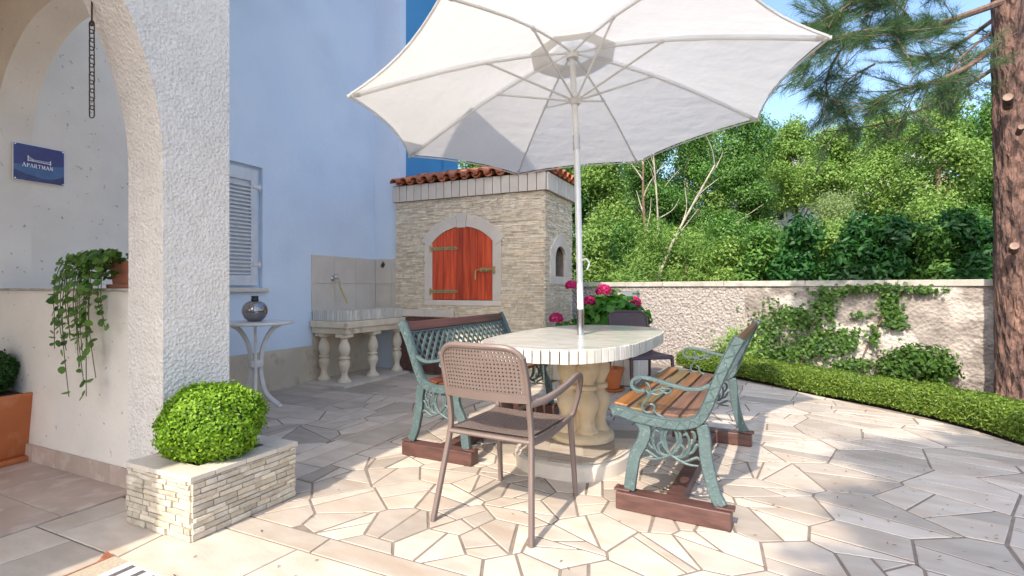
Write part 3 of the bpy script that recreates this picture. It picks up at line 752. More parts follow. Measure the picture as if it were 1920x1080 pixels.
# tiled roof
rb_ = MB(); ev = 2.436
x0, x1, y0, y1, rz_ = -4.30 - ox, -2.11 - ox, -.045, .99, .30
rb_.add([(x0, y0, ev), (x1, y0, ev), (x1, y1, ev), (x0, y1, ev), (x0, y1, ev + rz_), (x1 - .75, y1, ev + rz_)], [(0, 3, 2, 1), (0, 1, 5, 4), (1, 2, 5), (0, 4, 3), (3, 4, 5, 2)])
rb_.build('roof_bed', M['mortar'], oven)
def half_pipe(r0, r1, L_, th, up):
    mb = MB(); n = 10; vv = []; s = 1 if up else -1
    for (rr, y) in ((r0, 0), (r1, L_)):
        for t in (0, th):
            for k in range(n + 1):
                a = math.pi * k / n; vv.append(((rr - t) * math.cos(a), y, s * (rr - t) * math.sin(a)))
    m_ = n + 1; ff = []
    for k in range(n):
        ff += [(k, k + 1, 2 * m_ + k + 1, 2 * m_ + k), (m_ + k + 1, m_ + k, 3 * m_ + k, 3 * m_ + k + 1), (k + 1, k, m_ + k, m_ + k + 1), (2 * m_ + k, 2 * m_ + k + 1, 3 * m_ + k + 1, 3 * m_ + k)]
    for k in (0, n): ff.append((k, m_ + k, 3 * m_ + k, 2 * m_ + k))
    mb.add(vv, ff); return mb
cover = half_pipe(.062, .052, .34, .012, True).mesh('roof_tile', M['roof'], smooth=True)
chan = half_pipe(.058, .05, .34, .012, False).mesh('roof_tile', M['roof'], smooth=True)
pit = math.atan2(rz_, 1.03); pit2 = math.atan2(rz_, .75)
def roof_tile(me, x, y, z, rzdeg, pitch):
    o = link('roof_tile', me, oven)
    o.matrix_local = Matrix.Translation((x, y, z)) @ Matrix.Rotation(R(rzdeg), 4, 'Z') @ Matrix.Rotation(pitch, 4, 'X') @ Matrix.Rotation(R(rng.uniform(-2, 2)), 4, 'Y')
for j in range(3):
    for i in range(14):
        x = x0 + .06 + i * .163
        if x > x1 - .02 - j * .24: continue
        y = y0 - .06 + j * .29; z = ev + .012 + j * .29 * math.tan(pit) + j * .006
        roof_tile(cover, x + rng.uniform(-.008, .008), y + rng.uniform(-.015, .015), z + .014, 0, pit)
        if x + .08 < x1 - j * .24: roof_tile(chan, x + .0815, y + .01, z + .039, 0, pit)
for j in range(2):
    for i in range(6):
        y = y0 + .10 + i * .163 + j * .05
        if y < y0 + j * .3: continue
        roof_tile(cover, x1 + .06 - j * .27, y, ev + .026 + j * .27 * math.tan(pit2), 90, pit2)
        if i < 5: roof_tile(chan, x1 + .05 - j * .27, y + .0815, ev + .051 + j * .27 * math.tan(pit2), 90, pit2)

# ------------------------------------------------------------------ sink
sink = empty('garden_sink', HW(-4.4, 4.95), -HA, 'stone garden sink on four balusters against the blue wall', 'sink')
sx, sy = -4.4, 4.95
bal = [(.075, 0), (.075, .02), (.066, .032), (.05, .045), (.034, .08), (.036, .12), (.056, .17), (.064, .205), (.058, .24), (.044, .255), (.040, .262), (.060, .268), (.060, .288), (.040, .294), (.05, .315), (.064, .35), (.066, .385), (.055, .43), (.037, .47), (.035, .49), (.05, .505), (.06, .512)]
bm_ = MB(); bm_.lathe(bal, 18); bm_.box(-.07, .07, -.07, .07, .513, .548)
bme = bm_.mesh('baluster', M['sinkstone'], smooth=True)
for v_, u_ in ((-4.20, 4.47), (-4.54, 4.50), (-4.20, 4.95), (-4.20, 5.42)):
    o = link('baluster', bme, sink); o.location = (v_ - sx, u_ - sy, .028)
p = MB(); p.box(-4.63 - sx, -4.02 - sx, 4.28 - sy, 5.525 - sy, -.004, .026); p.build('base_slab', M['slab'], sink, bev=.004)
p = MB(); p.box(-4.63 - sx, -4.11 - sx, 4.40 - sy, 5.51 - sy, .578, .645); p.build('cornice', M['sinkstone'], sink, bev=.008)
p = MB(); p.box(-4.63 - sx, -4.08 - sx, 4.37 - sy, 5.512 - sy, .646, .722); p.build('slab', M['sinkstone'], sink, bev=.008)
path = [(-4.632, 4.42), (-4.40, 4.40), (-4.26, 4.41), (-4.15, 4.46), (-4.115, 4.58), (-4.13, 4.75), (-4.125, 4.9), (-4.10, 5.05), (-4.125, 5.2), (-4.115, 5.35), (-4.13, 5.505)]
pl = [(q.x - sx, q.y - sy) for q in bez([(a, b, 0) for a, b in path], 10)]
inner = [(-4.60 - sx, 4.52 - sy), (-4.25 - sx, 4.52 - sy), (-4.22 - sx, 4.60 - sy), (-4.22 - sx, 5.40 - sy), (-4.60 - sx, 5.40 - sy)]
p = MB(); back = [(-4.632 - sx, 5.505 - sy)]
outer = pl + back
p.prism(outer, .724, .80); p.build('basin_block', M['grout'], sink)
tp = MB()
for (a, b, c, d) in ((-4.63, -4.56, 4.43, 5.50), (-4.22, -4.145, 4.50, 5.48), (-4.559, -4.221, 4.43, 4.52), (-4.559, -4.221, 5.41, 5.50)):
    tp = MB(); tp.box(a - sx, b - sx, c - sy, d - sy, .801, .842); tp.build('rim_slab', M['splash'], sink, bev=.003)
acc = 0; last = pl[0]
L_ = [0]
for a, b in zip(pl, pl[1:]): L_.append(L_[-1] + math.hypot(b[0] - a[0], b[1] - a[1]))
nt_ = int(L_[-1] / .034)
for i in range(nt_):
    s_ = (i + .5) * L_[-1] / nt_; k = max(j for j in range(len(L_)) if L_[j] <= s_); k = min(k, len(pl) - 2)
    t = (s_ - L_[k]) / (L_[k + 1] - L_[k]); a, b = pl[k], pl[k + 1]
    p = MB(); p.box(-.0155, .0155, -.007, .007, -.058, .058); o = p.build('rim_tile', M['edgetile'], sink)
    o.location = (a[0] + (b[0] - a[0]) * t, a[1] + (b[1] - a[1]) * t, .785 + rng.uniform(-.002, .002)); o.rotation_euler = (0, 0, math.atan2(b[1] - a[1], b[0] - a[0]))
tap = empty('tap', HW(-4.635, 4.733, 1.217), -HA, 'chrome wall tap with a yellow hose above the garden sink', 'tap')
p = MB(); p.lathe([(.034, 0), (.034, .006), (.02, .016), (.012, .02)], 14); m_ = p.build('rosette', M['chrome'], tap, smooth=True); m_.rotation_euler = (0, R(90), 0)
p = MB(); p.tube(bez([(0, 0, 0), (.06, 0, 0), (.095, 0, -.008), (.105, 0, -.04)], 5), .011, 8); p.build('spout', M['chrome'], tap, smooth=True)
p = MB(); p.tube([(.05, 0, .01), (.05, 0, .045)], .008, 8); p.tube([(.05, -.03, .045), (.05, .03, .045)], .007, 8); p.build('handle', M['chrome'], tap, smooth=True)
p = MB(); p.tube(bez([(.105, 0, -.035), (.108, .01, -.09), (.12, .04, -.18), (.15, .09, -.30)], 6), .010, 8); p.build('hose', M['hose'], tap, smooth=True)
hk = empty('wall_hook', HW(-4.50, 5.514, 1.415), -HA, 'small dark diamond shaped hook on the tiled corner', 'hook')
p = MB(); p.add([(0, -.005, .05), (.035, -.005, 0), (0, -.005, -.05), (-.035, -.005, 0), (0, -.022, 0)], [(0, 1, 4), (1, 2, 4), (2, 3, 4), (3, 0, 4), (3, 2, 1, 0)]); p.build('plate', M['iron_dark'], hk, fix=True)
p = MB(); p.tube(bez([(0, -.015, 0), (0, -.04, -.01), (0, -.045, -.03), (0, -.03, -.04)], 4), .005, 6); p.build('peg', M['iron_dark'], hk)

# ------------------------------------------------------------------ garden wall
GW = -36.67
gw = empty('garden_wall', (1.1, 8.44, 0), GW, 'low rough stone garden wall with a pale coping behind the hedge', 'wall')
def wavy(x0, x1, z0, z1, nx, nz, amp, seed):
    r_ = np.random.default_rng(seed); X, Z = np.meshgrid(np.linspace(x0, x1, nx), np.linspace(z0, z1, nz)); D = np.zeros_like(X)
    for f in (1.5, 3, 6, 12, 24):
        for _ in range(3):
            a = r_.uniform(0, 6.28); D += np.sin(f * (X * math.cos(a) + Z * math.sin(a)) * 2 + r_.uniform(0, 6.28)) / (f ** .7) * r_.uniform(.5, 1)
    D += r_.normal(0, .35, D.shape)
    D = -amp * (D - D.min()) / (D.max() - D.min())
    V = np.stack([X, D, Z], -1).reshape(-1, 3); i = np.arange(nx * nz).reshape(nz, nx)
    Q = np.stack([i[:-1, :-1], i[:-1, 1:], i[1:, 1:], i[1:, :-1]], -1).reshape(-1, 4); return V, Q
XL = 2.55
for nm, a, b, mat, nx, amp, lab in (('roughcast_face', -2.6, XL, M['roughcast'], 200, .014, 'white roughcast stretch of the wall'), ('stone_face', XL + .002, 8.0, M['gardenwall'], 260, .022, 'weathered rubble stretch of the wall')):
    V, Q = wavy(a, b, -.06, 1.12, nx, 60, amp, 3)
    o = link(nm, np_mesh(nm, V, Q), gw, mat); o['label'] = lab
p = MB(); p.box(-2.6, 8.0, .001, .24, -.06, 1.12); p.build('wall_core', M['gardenwall'], gw)
x = -2.6
while x < 8:
    w = rng.uniform(.8, 1.2); hb_ = 1.121
    p = MB(); p.box(x + .002, min(x + w, 8) - .002, -.035 if hb_ > 1.1 else -.028, .27, hb_, 1.192 + rng.uniform(-.002, .002)); p.build('coping_stone', M['coping'], gw, bev=.006); x += w
wbx = empty('wall_box', gw.matrix_basis @ Vector((.95, -.03, .78)), GW, 'small grey plastic box on the white wall behind the hydrangea', 'box')
p = MB(); p.box(-.11, .11, -.10, 0, 0, .26); p.build('body', M['greybox'], wbx, bev=.01)
p = MB(); p.box(-.115, .115, -.105, -.003, .261, .275); p.build('lid', M['greybox'], wbx, bev=.004)

# raised flower bed
bed = empty('raised_bed', HW(-1.68, 5.75), -HA, 'tile faced raised flower bed beside the oven', 'flower bed')
p = MB(); p.box(-.475, .475, .012, .95, 0, .30); p.build('bed_core', M['mortar'], bed)
p = MB(); p.box(-.44, .44, .05, .92, .301, .315); p.build('earth', M['soil'], bed)
for i in range(9):
    p = MB(); p.box(-.05, .05, -.007, .011, .004, .296); o = p.build('facing_tile', M['slab'], bed, bev=.002); o.location = (-.425 + .106 * i, 0, 0)
    p = MB(); p.box(-.007, .007, -.05, .05, .004, .296); o = p.build('facing_tile', M['slab'], bed, bev=.002); o.location = (.484, .07 + .106 * i - .01, 0)
p = MB(); p.box(-.475, .495, -.015, .048, .302, .33); p.build('rim_slab', M['slab'], bed, bev=.004)
p = MB(); p.box(.445, .495, .05, .95, .302, .33); p.build('rim_slab', M['slab'], bed, bev=.004)
# ================================================================== OBJECTS
# ------------------------------------------------------------------ dining table
TA = 27.0
table = empty('dining_table', (.47, 3.44, 0), -TA, 'oval stone table with white tiled top and baluster pedestal', 'table')
half = [(0.0, -.90), (.16, -.885), (.30, -.80), (.40, -.62), (.45, -.40), (.465, 0.0), (.45, .40), (.40, .62), (.30, .80), (.16, .885), (0.0, .90)]
rp = [(p_.x, p_.y) for p_ in bez([(a, b, 0) for a, b in half], 6)]
top_outline = rp + [(-a, -b) for a, b in rp[1:-1]][::1]
top_outline = [(a, b) for a, b in rp] + [(-a, b) for a, b in rp[::-1][1:-1]]
if area2(top_outline) < 0: top_outline = top_outline[::-1]
sm = inset(top_outline, .012)
p = MB(); p.prism(sm, .712, .777); p.build('table_core', M['grout'], table)
def tiles_in(zone, s, ang):
    out = []; ca, sa = math.cos(R(ang)), math.sin(R(ang))
    for i in range(-8, 9):
        for j in range(-8, 9):
            q = [(i * s, j * s), ((i + 1) * s, j * s), ((i + 1) * s, (j + 1) * s), (i * s, (j + 1) * s)]
            q = clip_to([(a * ca - b * sa, a * sa + b * ca) for a, b in q], zone)
            if len(q) > 2 and abs(area2(q)) > .0008: out.append(clean(q, .003))
    return out
for q in tiles_in(top_outline, .33, 38):
    q2 = inset(q, .0012)
    if len(q2) < 3: continue
    c = (sum(a[0] for a in q2) / len(q2), sum(a[1] for a in q2) / len(q2))
    p = MB(); p.prism([(a - c[0], b - c[1]) for a, b in q2], .778, .790); o = p.build('top_tile', M['marble'], table); o.location = (c[0], c[1], 0)
cl_ = top_outline + [top_outline[0]]; L_ = [0]
for a, b in zip(cl_, cl_[1:]): L_.append(L_[-1] + math.hypot(b[0] - a[0], b[1] - a[1]))
nt_ = int(L_[-1] / .047); wt = L_[-1] / nt_
for i in range(nt_):
    s_ = (i + .5) * wt; k = max(j for j in range(len(L_) - 1) if L_[j] <= s_); t = (s_ - L_[k]) / max(1e-6, L_[k + 1] - L_[k]); a, b = cl_[k], cl_[k + 1]
    p = MB(); p.box(-wt / 2 + .0035, wt / 2 - .0035, -.006, .006, -.036, .036); o = p.build('edge_tile', M['edgetile'], table, bev=.001)
    o.location = (a[0] + (b[0] - a[0]) * t, a[1] + (b[1] - a[1]) * t, .7515 + rng.uniform(-.001, .001)); o.rotation_euler = (0, 0, math.atan2(b[1] - a[1], b[0] - a[0]) + R(rng.uniform(-1.5, 1.5)))
slab_o = [(.37 * math.copysign(abs(math.cos(t)) ** .75, math.cos(t)), 0.55 * math.copysign(abs(math.sin(t)) ** .75, math.sin(t))) for t in [2 * math.pi * i / 40 for i in range(40)]]
p = MB(); p.prism(slab_o, -.004, .095, .018); p.build('foot_slab', M['slab'], table, smooth=True)
for q in tiles_in(inset(slab_o, .03), .2, 20):
    q2 = inset(q, .003)
    if len(q2) < 3: continue
    p = MB(); p.prism(q2, .096, .100); p.build('slab_tile', M['stone'], table)
p = MB(); p.lathe([(.205, .1005), (.215, .108), (.215, .135), (.202, .15), (.185, .155), (.13, .17)], 36, cap=False); p.build('pedestal_base', M['caststone'], table, smooth=True)
p = MB(); p.lathe([(.10, .16), (.085, .35), (.085, .55), (.11, .65), (.16, .69), (.19, .711)], 24); p.build('pedestal_core', M['caststone'], table, smooth=True)
bal2_ = [(.085, .155), (.085, .175), (.068, .19), (.058, .22), (.062, .27), (.088, .33), (.092, .365), (.078, .40), (.055, .42), (.05, .43), (.075, .44), (.075, .465), (.05, .475), (.062, .50), (.088, .55), (.09, .59), (.07, .64), (.06, .67), (.085, .69), (.1, .711)]
bal2 = [(r_ * .86, z) for r_, z in bal2_]
p = MB(); p.lathe(bal2, 18); pm_ = p.mesh('baluster', M['caststone'], smooth=True)
for k in range(5):
    o = link('baluster', pm_, table); a = R(20 + 72 * k); o.location = (.108 * math.cos(a), .108 * math.sin(a), 0)

# ------------------------------------------------------------------ parasol
apex = Vector((.4083, 3.5, 2.7224)); axis = Vector((-.0606, .0752, .9953)).normalized()
tips = [Vector(t) for t in [(1.8493, 3.8584, 2.3694), (1.1636, 4.7434, 2.2608), (.05, 4.8819, 2.1826), (-.839, 4.1928, 2.1805), (-.9828, 3.0797, 2.2559), (-.297, 2.1947, 2.3645), (.8165, 2.0562, 2.4427), (1.7056, 2.7453, 2.4448)]]
umb = empty('parasol', (.455, 3.40, .79), 0, 'large white octagonal parasol standing through the tiled table', 'parasol')
B0 = Vector((.455, 3.40, .79)); loc = lambda p_: Vector(p_) - B0
joint = Vector((.436, 3.45, 2.08))
def ribpt(tip, t):
    return apex.lerp(tip, t) + Vector((0, 0, .055 * math.sin(math.pi * min(1, t)) * (1 - .35 * t)))
def panel(i, r0, r1, lift, n=10, m=8, th=0):
    A, B = tips[i], tips[(i + 1) % 8]; vv = []; ff = []
    for a in range(n + 1):
        for b in range(m + 1):
            s_ = b / m; rm = r1 * (1 - .048 * 4 * s_ * (1 - s_) if r1 > .9 else 1)
            r_ = r0 + (rm - r0) * a / n
            q = ribpt(A, r_).lerp(ribpt(B, r_), s_); q = q - axis * (.020 * math.sin(math.pi * s_) * r_) + axis * lift * (1 - r_ / r1 * (1 if r1 < .9 else 0))
            if r1 < .9: q = q + axis * .02
            vv.append(loc(q))
    for a in range(n):
        for b in range(m): ff.append((a * (m + 1) + b, (a + 1) * (m + 1) + b, (a + 1) * (m + 1) + b + 1, a * (m + 1) + b + 1))
    return vv, ff
for i in range(8):
    p = MB(); p.add(*panel(i, .115, 1.0, .012)); p.build('canopy_panel', M['fabric'], umb, smooth=True, fix=True)
cap = MB()
for i in range(8): cap.add(*panel(i, .0, .205, .075, 4, 6))
merge(cap.build('vent_cap', M['vent'], umb), 180)
hem = MB()
for i in range(8):
    A, B = tips[i], tips[(i + 1) % 8]; pts = []
    for b in range(9):
        s_ = b / 8; rm = 1 - .048 * 4 * s_ * (1 - s_); pts.append(loc(ribpt(A, rm).lerp(ribpt(B, rm), s_) - axis * (.02 * math.sin(math.pi * s_) * rm) - axis * .003))
    p = MB(); p.tube(pts, .006, 5); p.build('hem', M['fabric'], umb, smooth=True)
runner = apex - axis * .345
for i in range(8):
    p = MB(); p.tube([loc(ribpt(tips[i], t) - axis * .014) for t in (.02, .2, .4, .6, .8, .985)], .0095, 6, up=tuple(axis), r2=.007); p.build('rib', M['alu'], umb, smooth=True)
    d = (tips[i] - apex); d = (d - axis * d.dot(axis)).normalized()
    p = MB(); p.tube([loc(runner + d * .035), loc(ribpt(tips[i], .40) - axis * .026)], .0075, 6); st = p.build('strut', M['alu'], umb, smooth=True)
    p = MB(); q = loc(ribpt(tips[i], .40) - axis * .02); p.tube([q - d * .02, q + d * .02], .013, 6); p.build('strut_clip', M['alu'], st, smooth=True)
    p = MB(); q = ribpt(tips[i], .955) - axis * .012; p.tube([loc(q), loc(ribpt(tips[i], 1.005) - axis * .004)], [.014, .011], 6); p.build('tip_pocket', M['fabric'], umb, smooth=True)
p = MB(); p.tube([loc(apex - axis * .06), loc(apex - axis * .0)], [.042, .045], 16); p.build('hub', M['alu'], umb, smooth=True)
p = MB(); p.tube([loc(runner - axis * .035), loc(runner), loc(runner + axis * .03)], [.032, .045, .032], 16); p.build('runner', M['alu'], umb, smooth=True)
p = MB(); p.tube([loc(joint), loc(apex)], .0205, 16); p.build('upper_pole', M['alu'], umb, smooth=True)
p = MB(); p.tube([loc(joint - Vector((0, 0, .05))), loc(joint + axis * .05)], .0245, 16); p.build('tilt_joint', M['chrome'], umb, smooth=True)
p = MB(); p.tube([(0, 0, .16), loc(joint)], .0215, 16); p.build('lower_pole', M['alu'], umb, smooth=True)
p = MB(); p.tube([(0, 0, .0015), (0, 0, .17)], .0245, 16); p.build('pole_sleeve', M['chrome'], umb, smooth=True)
p = MB(); p.tube(bez([(0, -.02, .49), (.03, -.05, .50), (.05, -.05, .47), (.035, -.05, .43)], 4), .006, 6); p.build('crank', M['alu'], umb)

# ------------------------------------------------------------------ resin chairs
def perforated(mb, f, nu, nv, hole, mask, th, nrm):
    """panel f(u,v) cut into cells with a square-ish hole in each masked cell, two sided"""
    for i in range(nu):
        for j in range(nv):
            a, b, c, d = i / nu, (i + 1) / nu, j / nv, (j + 1) / nv
            cu, cv = (a + b) / 2, (c + d) / 2; hu, hv = (b - a) / 2 * hole, (d - c) / 2 * hole
            O = [(a, c), (b, c), (b, d), (a, d)]
            if not mask(cu, cv):
                F = [f(*q) for q in O]; G = [q - nrm(*s_) * th for q, s_ in zip(F, O)]
                mb.add(F, [(0, 1, 2, 3)]); mb.add(G, [(3, 2, 1, 0)]); continue
            I = [(cu - hu, cv - hv), (cu + hu, cv - hv), (cu + hu, cv + hv), (cu - hu, cv + hv)]
            F = [f(*q) for q in O + I]; G = [q - nrm(*s_) * th for q, s_ in zip(F, O + I)]
            ring = [(0, 1, 5, 4), (1, 2, 6, 5), (2, 3, 7, 6), (3, 0, 4, 7)]
            mb.add(F + G, ring + [tuple(8 + k for k in r_[::-1]) for r_ in ring] + [(4, 5, 13, 12), (5, 6, 14, 13), (6, 7, 15, 14), (7, 4, 12, 15)])
def make_chair(name, mat, label, arms, loc_, rz):
    root = empty(name, loc_, rz, label, 'chair', 'resin chairs at the tiled table')
    # rear uprights run from the foot through the seat to the back top
    for s in (-1, 1):
        p = MB(); p.tube(bez([(s * .258, -.30, 0), (s * .236, -.255, .22), (s * .216, -.215, .43), (s * .213, -.225, .55), (s * .216, -.262, .70), (s * .212, -.295, .80)], 5), [.0165] * 26, 8, up=(0, 1, 0), r2=[.014] * 26); p.build('leg', mat, root, smooth=True)
        p = MB(); p.tube([(s * .228, .30, 0), (s * .222, .275, .22), (s * .216, .25, .43)], [.0145, .016, .018], 8, up=(0, 1, 0)); p.build('leg', mat, root, smooth=True)
        p = MB(); p.tube(bez([(s * .217, -.22, .412), (s * .218, 0, .402), (s * .216, .25, .425)], 6), .018, 8, up=(0, 0, 1), r2=.012); p.build('side_rail', mat, root, smooth=True)
        if arms:
            p = MB(); p.tube(bez([(s * .216, -.232, .585), (s * .25, -.13, .595), (s * .275, .02, .625), (s * .278, .16, .655), (s * .276, .225, .65), (s * .270, .258, .615), (s * .25, .27, .53), (s * .226, .262, .445), (s * .216, .24, .425)], 5), [.0155] * 41, 8, up=(1, 0, 0), r2=[.0185] * 41); p.build('armrest', mat, root, smooth=True)
        else:
            p = MB(); p.tube(bez([(s * .216, -.24, .58), (s * .218, -.225, .48), (s * .217, -.18, .43), (s * .216, -.10, .418)], 5), .018, 8); p.build('side_bracket', mat, root, smooth=True)
    def fs(u, v):    # seat surface: u across, v front to back
        x = (u - .5) * .425; y = .275 - v * .49
        return Vector((x, y, .436 - .020 * math.sin(math.pi * v) * (1 - (2 * u - 1) ** 2) - (.022 * max(0, (.1 - v) / .1) ** 2)))
    mb = MB(); perforated(mb, fs, 24, 22, .44, lambda u, v: .04 < u < .96 and .05 < v < .97, .007, lambda u, v: Vector((0, 0, 1)))
    tag(mb.build('seat', mat, root))
    p = MB(); p.tube([(-.214, -.215, .415), (.214, -.215, .415)], .012, 8, up=(0, 0, 1), r2=.02); p.build('rear_rail', mat, root, smooth=True)
    p = MB(); p.tube([(-.214, .262, .412), (.214, .262, .412)], .012, 8, up=(0, 0, 1), r2=.015); p.build('front_rail', mat, root, smooth=True)
    def ybk(x, z): return -.222 - max(0, (z - .52)) * .26 - .028 * (1 - (x / .218) ** 2)
    def fb(u, v):
        x = (u - .5) * .428; k = 1 - .16 * max(0, (v - .72) / .28) ** 2.2; x *= k
        z = .632 + v * .212 - .035 * max(0, abs(2 * u - 1) - .72) ** 1.3 * v * 2.2
        return Vector((x, ybk(x, z), z))
    mb = MB(); perforated(mb, fb, 24, 12, .44, lambda u, v: .035 < u < .965 and .04 < v < .95, .008, lambda u, v: Vector((0, -1, 0)))
    tag(mb.build('backrest', mat, root))
    pts = [fb(0, v) for v in (0, .3, .6, .8, .92)] + [fb(u, 1) for u in (.01, .05, .1, .2, .35, .5, .65, .8, .9, .95, .99)] + [fb(1, v) for v in (.92, .8, .6, .3, 0)]
    p = MB(); p.tube([q + Vector((0, .004, 0)) for q in pts], .013, 8, up=(0, 1, 0), r2=.013); p.build('back_rim', mat, root, smooth=True)
    mb = MB(); n = 14
    vv = []
    for i in range(n + 1):
        u = i / n; x = (u - .5) * .428
        for z, dy in ((.592, .004), (.632, .004), (.632, -.008), (.592, -.008)): vv.append((x, ybk(x, z) + dy, z))
    ff = [(i * 4 + k, i * 4 + (k + 1) % 4, (i + 1) * 4 + (k + 1) % 4, (i + 1) * 4 + k) for i in range(n) for k in range(4)] + [(3, 2, 1, 0), (n * 4, n * 4 + 1, n * 4 + 2, n * 4 + 3)]
    mb.add(vv, ff); mb.build('lower_back_rail', mat, root, fix=True)
    return root
make_chair('armchair', M['chair'], 'taupe perforated resin armchair with its back to the viewer in front of the table', True, (-.004, 2.56, 0.0), -28)
make_chair('side_chair', M['chair_dark'], 'dark brown perforated resin chair behind the table beside the hydrangea', False, (1.31, 5.24, 0.0), 180 + 12)

# ------------------------------------------------------------------ cast iron benches
def make_bench(label, loc_, rz, worn):
    root = empty('garden_bench', loc_, rz, label, 'bench', 'cast iron benches beside the tiled table')
    L2 = .70; n_ = (0, 1, 0)
    for s in (-1, 1):
        Y = s * L2
        P3 = lambda pts: [(x, Y, z) for x, z in pts]
        m_ = M['iron']
        p = MB(); prof = bez(P3([(.298, .872), (.272, .82), (.232, .735), (.195, .64), (.165, .56), (.128, .487), (.07, .456), (0, .447), (-.09, .451), (-.18, .462), (-.262, .482), (-.297, .474)]), 5)
        p.bar(prof, .024, .021, n_); sf = p.build('side_frame', m_, root, smooth=True, bev=.004)
        for off in (.021, -.021):
            e = MB(); e.tube([q + Vector((0, s * 0, 0)) for q in offset_path(prof, off, n_)], .0245, 6, up=n_, r2=.0055); e.build('raised_edge', m_, sf, smooth=True)
        zz = MB()
        k = 2
        while k < len(prof) - 4:
            a, b = Vector(prof[k]), Vector(prof[k + 2]); dd = (b - a).normalized(); nn = dd.cross(Vector(n_))
            sg_ = 1 if (k // 2) % 2 else -1
            for face in (-1, 1):
                zz.tube([a + nn * .017 * sg_ + Vector((0, face * .0215, 0)), b - nn * .017 * sg_ + Vector((0, face * .0215, 0))], .0035, 5)
            k += 2
        tag(zz.build('zigzag_relief', m_, sf, smooth=True), kind='stuff')
        p = MB(); p.bar(bez(P3([(-.155, .445), (-.128, .405), (-.140, .345), (-.178, .27), (-.195, .18), (-.207, .092)]), 5), .028, .016, n_); p.build('leg', m_, root, smooth=True, bev=.004)
        p = MB(); p.bar(bez(P3([(.135, .46), (.148, .40), (.152, .33), (.168, .24), (.192, .15), (.222, .092)]), 5), .027, .016, n_); p.build('leg', m_, root, smooth=True, bev=.004)
        for x in (-.235, .245):
            p = MB(); p.box(x - .045, x + .035, Y - .03, Y + .03, .0865, .097); p.tube([(x - .03, Y, .095), (x - .03, Y, .108)], .009, 6); p.build('foot_plate', M['beam'], root, bev=.003)
        arm = bez(P3([(.172, .650), (.135, .628), (.08, .619), (.02, .628), (-.05, .643), (-.11, .655), (-.155, .658), (-.187, .642), (-.193, .615), (-.176, .592), (-.150, .589), (-.128, .597)]), 5)
        p = MB(); p.bar(arm, .0085, .017, n_); ar = p.build('armrest', m_, root, smooth=True, bev=.003)
        for q in ([(-.128, .597), (-.112, .575), (-.125, .545), (-.143, .52), (-.135, .492), (-.105, .485), (-.085, .50), (-.088, .525), (-.104, .53)],
                  [(-.118, .56), (-.095, .59), (-.062, .605), (-.03, .612), (.0, .618)],
                  [(-.10, .585), (-.075, .578), (-.05, .588), (-.035, .606), (-.05, .618)],
                  [(-.085, .50), (-.07, .482), (-.055, .478), (-.04, .468)],
                  [(-.06, .606), (-.03, .59), (-.008, .596), (-.006, .612), (-.02, .612)],
                  [(-.112, .575), (-.105, .60), (-.115, .625), (-.128, .635)]):
            e = MB(); e.tube(bez(P3(q), 4), .0065, 6, up=n_, r2=.006); e.build('scroll', m_, ar, smooth=True)
        # filigree below the seat
        fl = []
        for sg_ in (-1, 1):
            c0 = -.005
            fl += [[(c0 + sg_ * .125, .262), (c0 + sg_ * .08, .262), (c0 + sg_ * .04, .275), (c0 - sg_ * .005, .30), (c0 - sg_ * .04, .345), (c0 - sg_ * .045, .39), (c0 - sg_ * .02, .43)],
                   [(c0 + sg_ * .02, .29), (c0 + sg_ * .052, .30), (c0 + sg_ * .06, .335), (c0 + sg_ * .04, .35), (c0 + sg_ * .028, .335)],
                   [(c0 + sg_ * .03, .285), (c0 + sg_ * .065, .30), (c0 + sg_ * .085, .34), (c0 + sg_ * .082, .385), (c0 + sg_ * .062, .425)],
                   [(c0 + sg_ * .075, .31), (c0 + sg_ * .10, .325), (c0 + sg_ * .118, .36), (c0 + sg_ * .128, .355)],
                   [(c0 + sg_ * .085, .35), (c0 + sg_ * .108, .385), (c0 + sg_ * .105, .415), (c0 + sg_ * .09, .42)],
                   [(c0 + sg_ * .06, .27), (c0 + sg_ * .09, .285), (c0 + sg_ * .12, .30), (c0 + sg_ * .138, .285)],
                   [(c0 - sg_ * .012, .31), (c0 - sg_ * .03, .36), (c0 - sg_ * .025, .40), (c0 - sg_ * .008, .425)],
                   [(c0 + sg_ * .082, .385), (c0 + sg_ * .07, .405), (c0 + sg_ * .055, .395)],
                   [(c0 + sg_ * .04, .35), (c0 + sg_ * .045, .385), (c0 + sg_ * .035, .42)]]
        fg = empty('filigree', (0, 0, 0)); fg.parent = root
        for q in fl:
            pts = [(x, Y, z) for x, z in q]; pts = bez(pts, 4); m2 = len(pts)
            e = MB(); e.tube(pts, [.0095 * (.55 + .45 * math.sin(math.pi * i / (m2 - 1))) for i in range(m2)], 6, up=n_, r2=[.008 * (.6 + .4 * math.sin(math.pi * i / (m2 - 1))) for i in range(m2)]); e.build('scroll', m_, fg, smooth=True)
        p = MB(); p.box(-.267, .267, Y - .045, Y + .045, 0.0, .086); p.build('base_beam', M['beam'], root, bev=.006)
    p = MB(); p.box(-.045, .035, -L2 + .046, L2 - .046, .012, .072); p.build('stretcher', M['beam'], root, bev=.005)
    # seat slats
    xs = [-.262, -.178, -.094, -.010, .074]; zs = [.495, .4785, .470, .4665, .476]; tl = [8, 3, 1, -1, -12]
    for x, z, t in zip(xs, zs, tl):
        p = MB(); p.box(-.035, .035, -L2 - .012 + .04, L2 + .012 - .04, -.011, .011); o = p.build('seat_slat', (M['woodA'], M['woodB'], M['woodA'], M['woodC'], M['woodC'])[xs.index(x)] if worn else M['woodrail'], root, bev=.004); o.location = (x, 0, z + .006); o.rotation_euler = (0, R(t), 0)
    # back rail and lattice, leaning with the back
    def bk(z): return .165 + (z - .56) * .43
